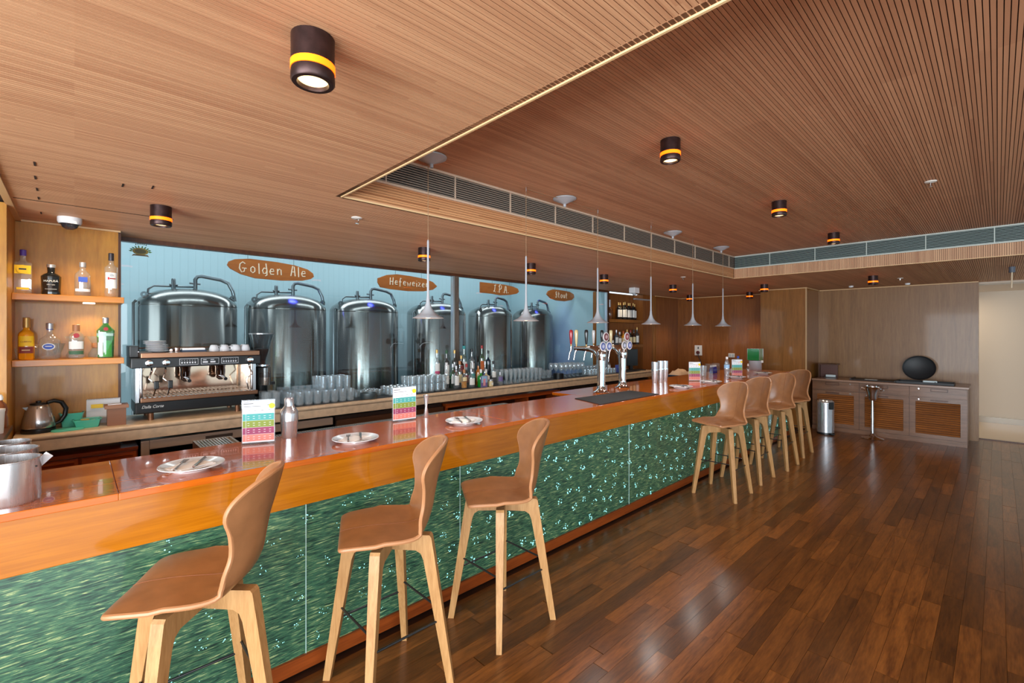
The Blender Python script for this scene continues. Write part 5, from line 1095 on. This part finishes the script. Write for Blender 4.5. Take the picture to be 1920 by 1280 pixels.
# sideboard
SX = 9.62; SY0, SY1 = .31, 2.30; SZ = .90
t = thing('sideboard', 'long wooden sideboard with drawers and louvred doors against the far wall', 'sideboard', (0, 0, 0))
MB().box(SX + .02, XW - .005, SY0, SY1, .0, SZ - .03).build('body', M_SIDEB, t)
MB().box(SX - .02, XW - .003, SY0 - .015, SY1, SZ - .03, SZ, bev=.003).build('top', mat('sideboard_stone', (150, 116, 96), .25), t)
MB().box(SX + .005, SX + .02, SY0, SY1, .0, .075).build('plinth', M_SIDEB, t)
divs = [(SY0 + .005, .965), (.972, 1.61), (1.617, SY1 - .005)]
knob = None
for i, (a, b_) in enumerate(divs):
    d = MB().box(SX, SX + .02, a, b_, .715, .865, bev=.002).build('drawer', M_SIDEB, t)
    c = (a + b_) / 2; s_ = 1 if i < 2 else 1
    hy = c + (-.02 if i == 0 else .04)
    fr = MB(); fr.box(SX - .008, SX, hy - .10, hy + .10, .80, .812).box(SX - .008, SX, hy - .10, hy + .10, .84, .852).box(SX - .008, SX, hy - .10, hy - .09, .812, .84).box(SX - .008, SX, hy + .09, hy + .10, .812, .84); fr.build('handle', M_DARKW, d)
    MB().lathe([(0, 0), (.012, 0), (.012, .008), (0, .009)], 12, T(SX, c + (.22 if i != 2 else -.22), .835) @ RY(-PI / 2)).build('lock', M_CHROME, d)
    z0, z1 = .08, .70
    d = MB(); d.box(SX, SX + .02, a, a + .07, z0, z1).box(SX, SX + .02, b_ - .07, b_, z0, z1).box(SX, SX + .02, a + .07, b_ - .07, z0, z0 + .06).box(SX, SX + .02, a + .07, b_ - .07, z1 - .06, z1)
    d = d.build('door', M_SIDEB, t)
    MB().box(SX + .014, SX + .019, a + .07, b_ - .07, z0 + .06, z1 - .06).build('recess', M_DARK, d)
    MB().box(SX - .006, SX, hy - .10, hy + .10, z1 - .045, z1 - .02).build('handle', M_DARKW, d)
    MB().lathe([(0, 0), (.011, 0), (.011, .008), (0, .009)], 12, T(SX, c + (.22 if i != 2 else -.22), z1 - .03) @ RY(-PI / 2)).build('lock', M_CHROME, d)
    n_ = 15; dz = (z1 - z0 - .12) / n_; pr = None
    for k in range(n_):
        z = z0 + .06 + dz * (k + .5)
        if pr is None: pr = MB().box(-.005, .005, a + .072, b_ - .072, -dz * .48, dz * .36, RY(math.radians(24))).build('slat', M_LOUV, d, (SX + .008, 0, z))
        else: inst(pr, 'slat', d, (SX + .008, 0, z))
t = thing('oval_tray', 'large oval black tray standing against the wall on the sideboard', 'tray', (10.16, .90, SZ + .03), 0)
mm = T(0, 0, .20) @ RY(math.radians(-80))
MB().lathe([(0, 0), (.9, 0), (.97, .012), (1, .022), (1, .026), (.95, .02), (.88, .008), (0, .008)], 40, mm @ Matrix.Diagonal((.20, .212, 1, 1))).build('tray_body', mat('black_tray', (24, 27, 31), .5), t)
t = thing('serving_tray', 'rectangular black tray lying in front of the oval one on the sideboard', 'tray', (9.87, .80, SZ)); mb = MB(); mb.box(-.16, .16, -.33, .33, 0, .01).box(-.17, -.16, -.34, .34, 0, .035).box(.16, .17, -.34, .34, 0, .035).box(-.16, .16, -.34, -.33, 0, .035).box(-.16, .16, .33, .34, 0, .035); mb.build('tray_body', mat('black_tray'), t)
t = thing('serving_tray', 'flat black tray lying in the middle of the sideboard', 'tray', (9.95, 1.46, SZ)); MB().box(-.18, .18, -.30, .30, 0, .012, bev=.003).box(-.19, .19, -.31, -.29, 0, .028).box(-.19, .19, .29, .31, 0, .028).build('tray_body', mat('black_tray'), t); MB().box(-.08, .0, -.05, .12, .012, .016).build('tray_label', LW, t)
t = thing('tissue_pack', 'pale tissue pack in the black tray before the oval tray', 'tissue pack', (9.80, .74, SZ + .01), .1); MB().box(-.045, .045, -.085, .085, 0, .05, bev=.012).build('pack', mat('pack_pale', (200, 214, 218), .4), t); MB().sphere((-.046, -.06, .025), .008, 8).build('flap_button', M_BLACK, t)
t = thing('paper_sheet', 'flat cream paper slip in the black tray', 'paper', (9.87, .56, SZ + .012)); MB().box(-.08, .08, -.07, .07, 0, .004).build('sheet', LCRM, t)
t = thing('folder_box', 'dark red upright folder box at the pillar end of the sideboard', 'box', (10.15, 2.16, SZ)); MB().box(-.02, .02, -.14, .13, 0, .23).build('panel', mat('folder_brown', (96, 60, 52), .5), t); MB().box(-.14, .12, -.15, .135, .23, .245).build('top_flap', M_DARKW, t); MB().box(-.12, .1, .12, .135, 0, .23).build('side', M_DARKW, t)
t = thing('tissue_pack', 'pale tissue pack before the dark folder box', 'tissue pack', (10.02, 2.10, SZ + .0), .1); MB().box(-.05, .05, -.075, .075, .012, .055, bev=.01).build('pack', mat('pack_pale'), t); MB().box(-.07, .07, -.09, .09, 0, .012).build('dish', M_BLACK, t)
# pedal bin
t = thing('pedal_bin', 'round steel pedal bin beside the sideboard and the last stool', 'bin', (9.27, 2.02, 0))
MB().lathe([(0, 0), (.125, 0), (.127, .03), (.125, .035)], 32).build('foot_ring', M_BLACK, t); MB().lathe([(.124, .03), (.125, .51), (.127, .53)], 36).build('body', M_STEEL, t); MB().lathe([(.128, .525), (.128, .54), (.10, .575), (0, .59)], 32).build('lid', M_STEEL, t)
MB().box(-.05, .03, -.14, -.12, .43, .55, RZ(-.6), bev=.005).build('bag_edge', M_BLACK, t); MB().box(-.03, .03, -.17, -.12, .01, .03, RZ(-.7)).build('pedal', M_BLACK, t)
# wine bucket stand
t = thing('wine_bucket_stand', 'chrome wine cooler bucket on a slim stand before the sideboard', 'wine cooler', (9.38, 1.40, 0))
MB().lathe([(0, 0), (.145, 0), (.148, .008), (.10, .022), (.05, .04), (.03, .07), (.02, .09)], 32).build('base', M_CHROME, t); MB().lathe([(.021, .06), (.021, .62), (0, .62)], 18).build('pole', M_CHROME, t)
MB().lathe([(0, .62), (.05, .62), (.065, .66), (.07, .72), (.095, .80), (.105, .84), (.112, .845), (.112, .85), (.10, .85), (.06, .68), (0, .64)], 32).build('bucket', M_CHROME, t)
for s_ in (-1, 1): MB().tube([(0, s_ * .09, .80), (0, s_ * .14, .82), (0, s_ * .145, .79), (0, s_ * .09, .77)], .007, 7).build('handle', M_CHROME, t)

# ================================================================== BAR STOOLS
CTRL = [(.226, .752, .170, 0), (.218, .759, .198, 0), (.175, .766, .216, 0), (.07, .770, .232, 0), (-.05, .764, .224, .02), (-.125, .768, .202, .12), (-.172, .794, .184, .45), (-.196, .845, .156, .85), (-.207, .90, .142, 1), (-.222, .98, .156, 1), (-.240, 1.045, .180, 1), (-.253, 1.09, .180, 1), (-.263, 1.125, .160, 1), (-.270, 1.152, .122, 1), (-.274, 1.170, .066, 1)]
def cr(p0, p1, p2, p3, t): return tuple(.5 * ((2 * b_) + (-a + c) * t + (2 * a - 5 * b_ + 4 * c - d) * t * t + (-a + 3 * b_ - 3 * c + d) * t ** 3) for a, b_, c, d in zip(p0, p1, p2, p3))
PROF = []
for i in range(len(CTRL) - 1):
    q = [CTRL[max(0, i - 1)], CTRL[i], CTRL[i + 1], CTRL[min(len(CTRL) - 1, i + 2)]]
    for k in range(3): PROF.append(cr(*q, k / 3))
PROF.append(CTRL[-1])
def shell_pt(p, s_):
    y, z, w_, bk = p; x = w_ * s_; e = s_ * s_ if bk < .3 else (x / .182) ** 2
    y2 = y + bk * (.105 * e); z2 = z + (1 - bk) * (.012 * e - .010 * e * e * (1 if y > .05 else .2)) - bk * .012 * e
    return Vector((x, y2, z2))
def make_stool():
    t = thing('bar_stool', '', 'bar stool', (0, 0, 0), 0, 'tan leather bar stools along the bar')
    S = 13; nr = len(PROF); top = [[shell_pt(p, -1 + 2 * j / (S - 1)) for j in range(S)] for p in PROF]
    nor = []
    for i in range(nr):
        row = []
        for j in range(S):
            a = top[min(nr - 1, i + 1)][j] - top[max(0, i - 1)][j]; b_ = top[i][min(S - 1, j + 1)] - top[i][max(0, j - 1)]
            row.append(a.cross(b_).normalized())
        nor.append(row)
    if nor[nr // 4][S // 2].z < 0: nor = [[-v for v in r] for r in nor]
    th = .018; vs = []; fs = []
    for i in range(nr):
        for j in range(S): vs.append(top[i][j])
    for i in range(nr):
        for j in range(S): vs.append(top[i][j] - nor[i][j] * th)
    N_ = nr * S
    for i in range(nr - 1):
        for j in range(S - 1):
            a = i * S + j; fs.append((a, a + 1, a + S + 1, a + S)); fs.append((a + N_, a + S + N_, a + S + 1 + N_, a + 1 + N_))
    bd = [j for j in range(S)] + [i * S + S - 1 for i in range(1, nr)] + [(nr - 1) * S + j for j in range(S - 2, -1, -1)] + [i * S for i in range(nr - 2, 0, -1)]
    for a, b_ in zip(bd, bd[1:] + bd[:1]): fs.append((a, a + N_, b_ + N_, b_))
    sh = MB().add(vs, fs, True).build('seat_shell', M_LEATH, t)
    mid = [vs[k] * .5 + vs[k + N_] * .5 for k in bd]
    MB().tube(mid, .0096, 8, closed=True).build('edge_piping', M_PIPE, t)
    c_ = S // 2
    MB().tube([top[i][c_] + nor[i][c_] * .0006 for i in range(1, nr - 1)], .0013, 5).build('seam', mat('seam_thread', (132, 78, 42), .7), sh)
    MB().tube([top[i][c_] - nor[i][c_] * (th + .0006) for i in range(nr // 2, nr - 1)], .0013, 5).build('seam', mat('seam_thread'), sh)
    MB().lathe([(.0, .722), (.075, .722), (.085, .735), (.085, .742), (0, .742)], 20).build('swivel_plate', M_BLACK, t)
    poly = [(.012, .722), (.205, .722), (.214, .71), (.226, .64), (.322, 0), (.288, 0), (.176, .60), (.163, .632), (.138, .648), (.012, .652)]
    R_ = RZ(0)
    base = bpy.data.objects.new('leg_frame', None)
    for k in range(4):
        a = PI / 4 + k * PI / 2; n = len(poly); vv = []
        for s_ in (-1, 1):
            for (r, z) in poly: vv.append((r, s_ * (.0145 + .0085 * min(1, z / .6)), z))
        ff = [tuple(range(n)), tuple(reversed(range(n, 2 * n)))] + [(i, (i + 1) % n, (i + 1) % n + n, i + n) for i in range(n)]
        mb = MB(); mb.add(vv, ff, False, RZ(a)); mb.build('leg', M_OAK, t)
    def lp(k, z): a = PI / 4 + k * PI / 2; r = .305 - (z / .6) * .104; return Vector((r * math.cos(a), r * math.sin(a), z))
    for k in range(4):
        z = .36 if k % 2 else .30; a, b_ = lp(k, z), lp(k + 1, z); mdl = (a + b_) / 2; ou = Vector((mdl.x, mdl.y, 0)).normalized() * -.0
        MB().tube([a * .98 + b_ * .02, a * .94 + b_ * .06 + ou, b_ * .94 + a * .06 + ou, b_ * .98 + a * .02], .0055, 8).build('foot_rail', M_BLACK, t)
    return t
ST = [(.356, 2.122, 1.06, 'nearest tan leather bar stool, swivelled toward the ice buckets'), (1.12, 2.06, 1.13, 'second tan leather bar stool, before the nearest striped menu'), (1.857, 2.045, 1.02, 'third tan leather bar stool, alone before a long stretch of green glass'), (5.02, 2.03, 1.22, 'first of the four far tan bar stools, closest to the taps'), (5.80, 2.05, 1.16, 'second of the four far tan bar stools'), (6.61, 2.01, 1.32, 'third of the four far tan bar stools'), (7.45, 2.05, 1.2, 'last tan bar stool beside the steel pedal bin')]
s0 = make_stool()
for i, (x, y, r, lb) in enumerate(ST):
    o = s0 if i == 0 else dup(s0, (x, y, 0), 0, lb)
    o.location = (x, y, 0); o['label'] = lb
    for ch in o.children:          # the seat swivels on its fixed four-legged base
        if not ch.name.startswith(('leg', 'foot_rail')): ch.rotation_euler = (0, 0, r)
for o in list(bpy.data.objects):
    if o.name == 'leg_frame' and not o.users_collection: bpy.data.objects.remove(o)
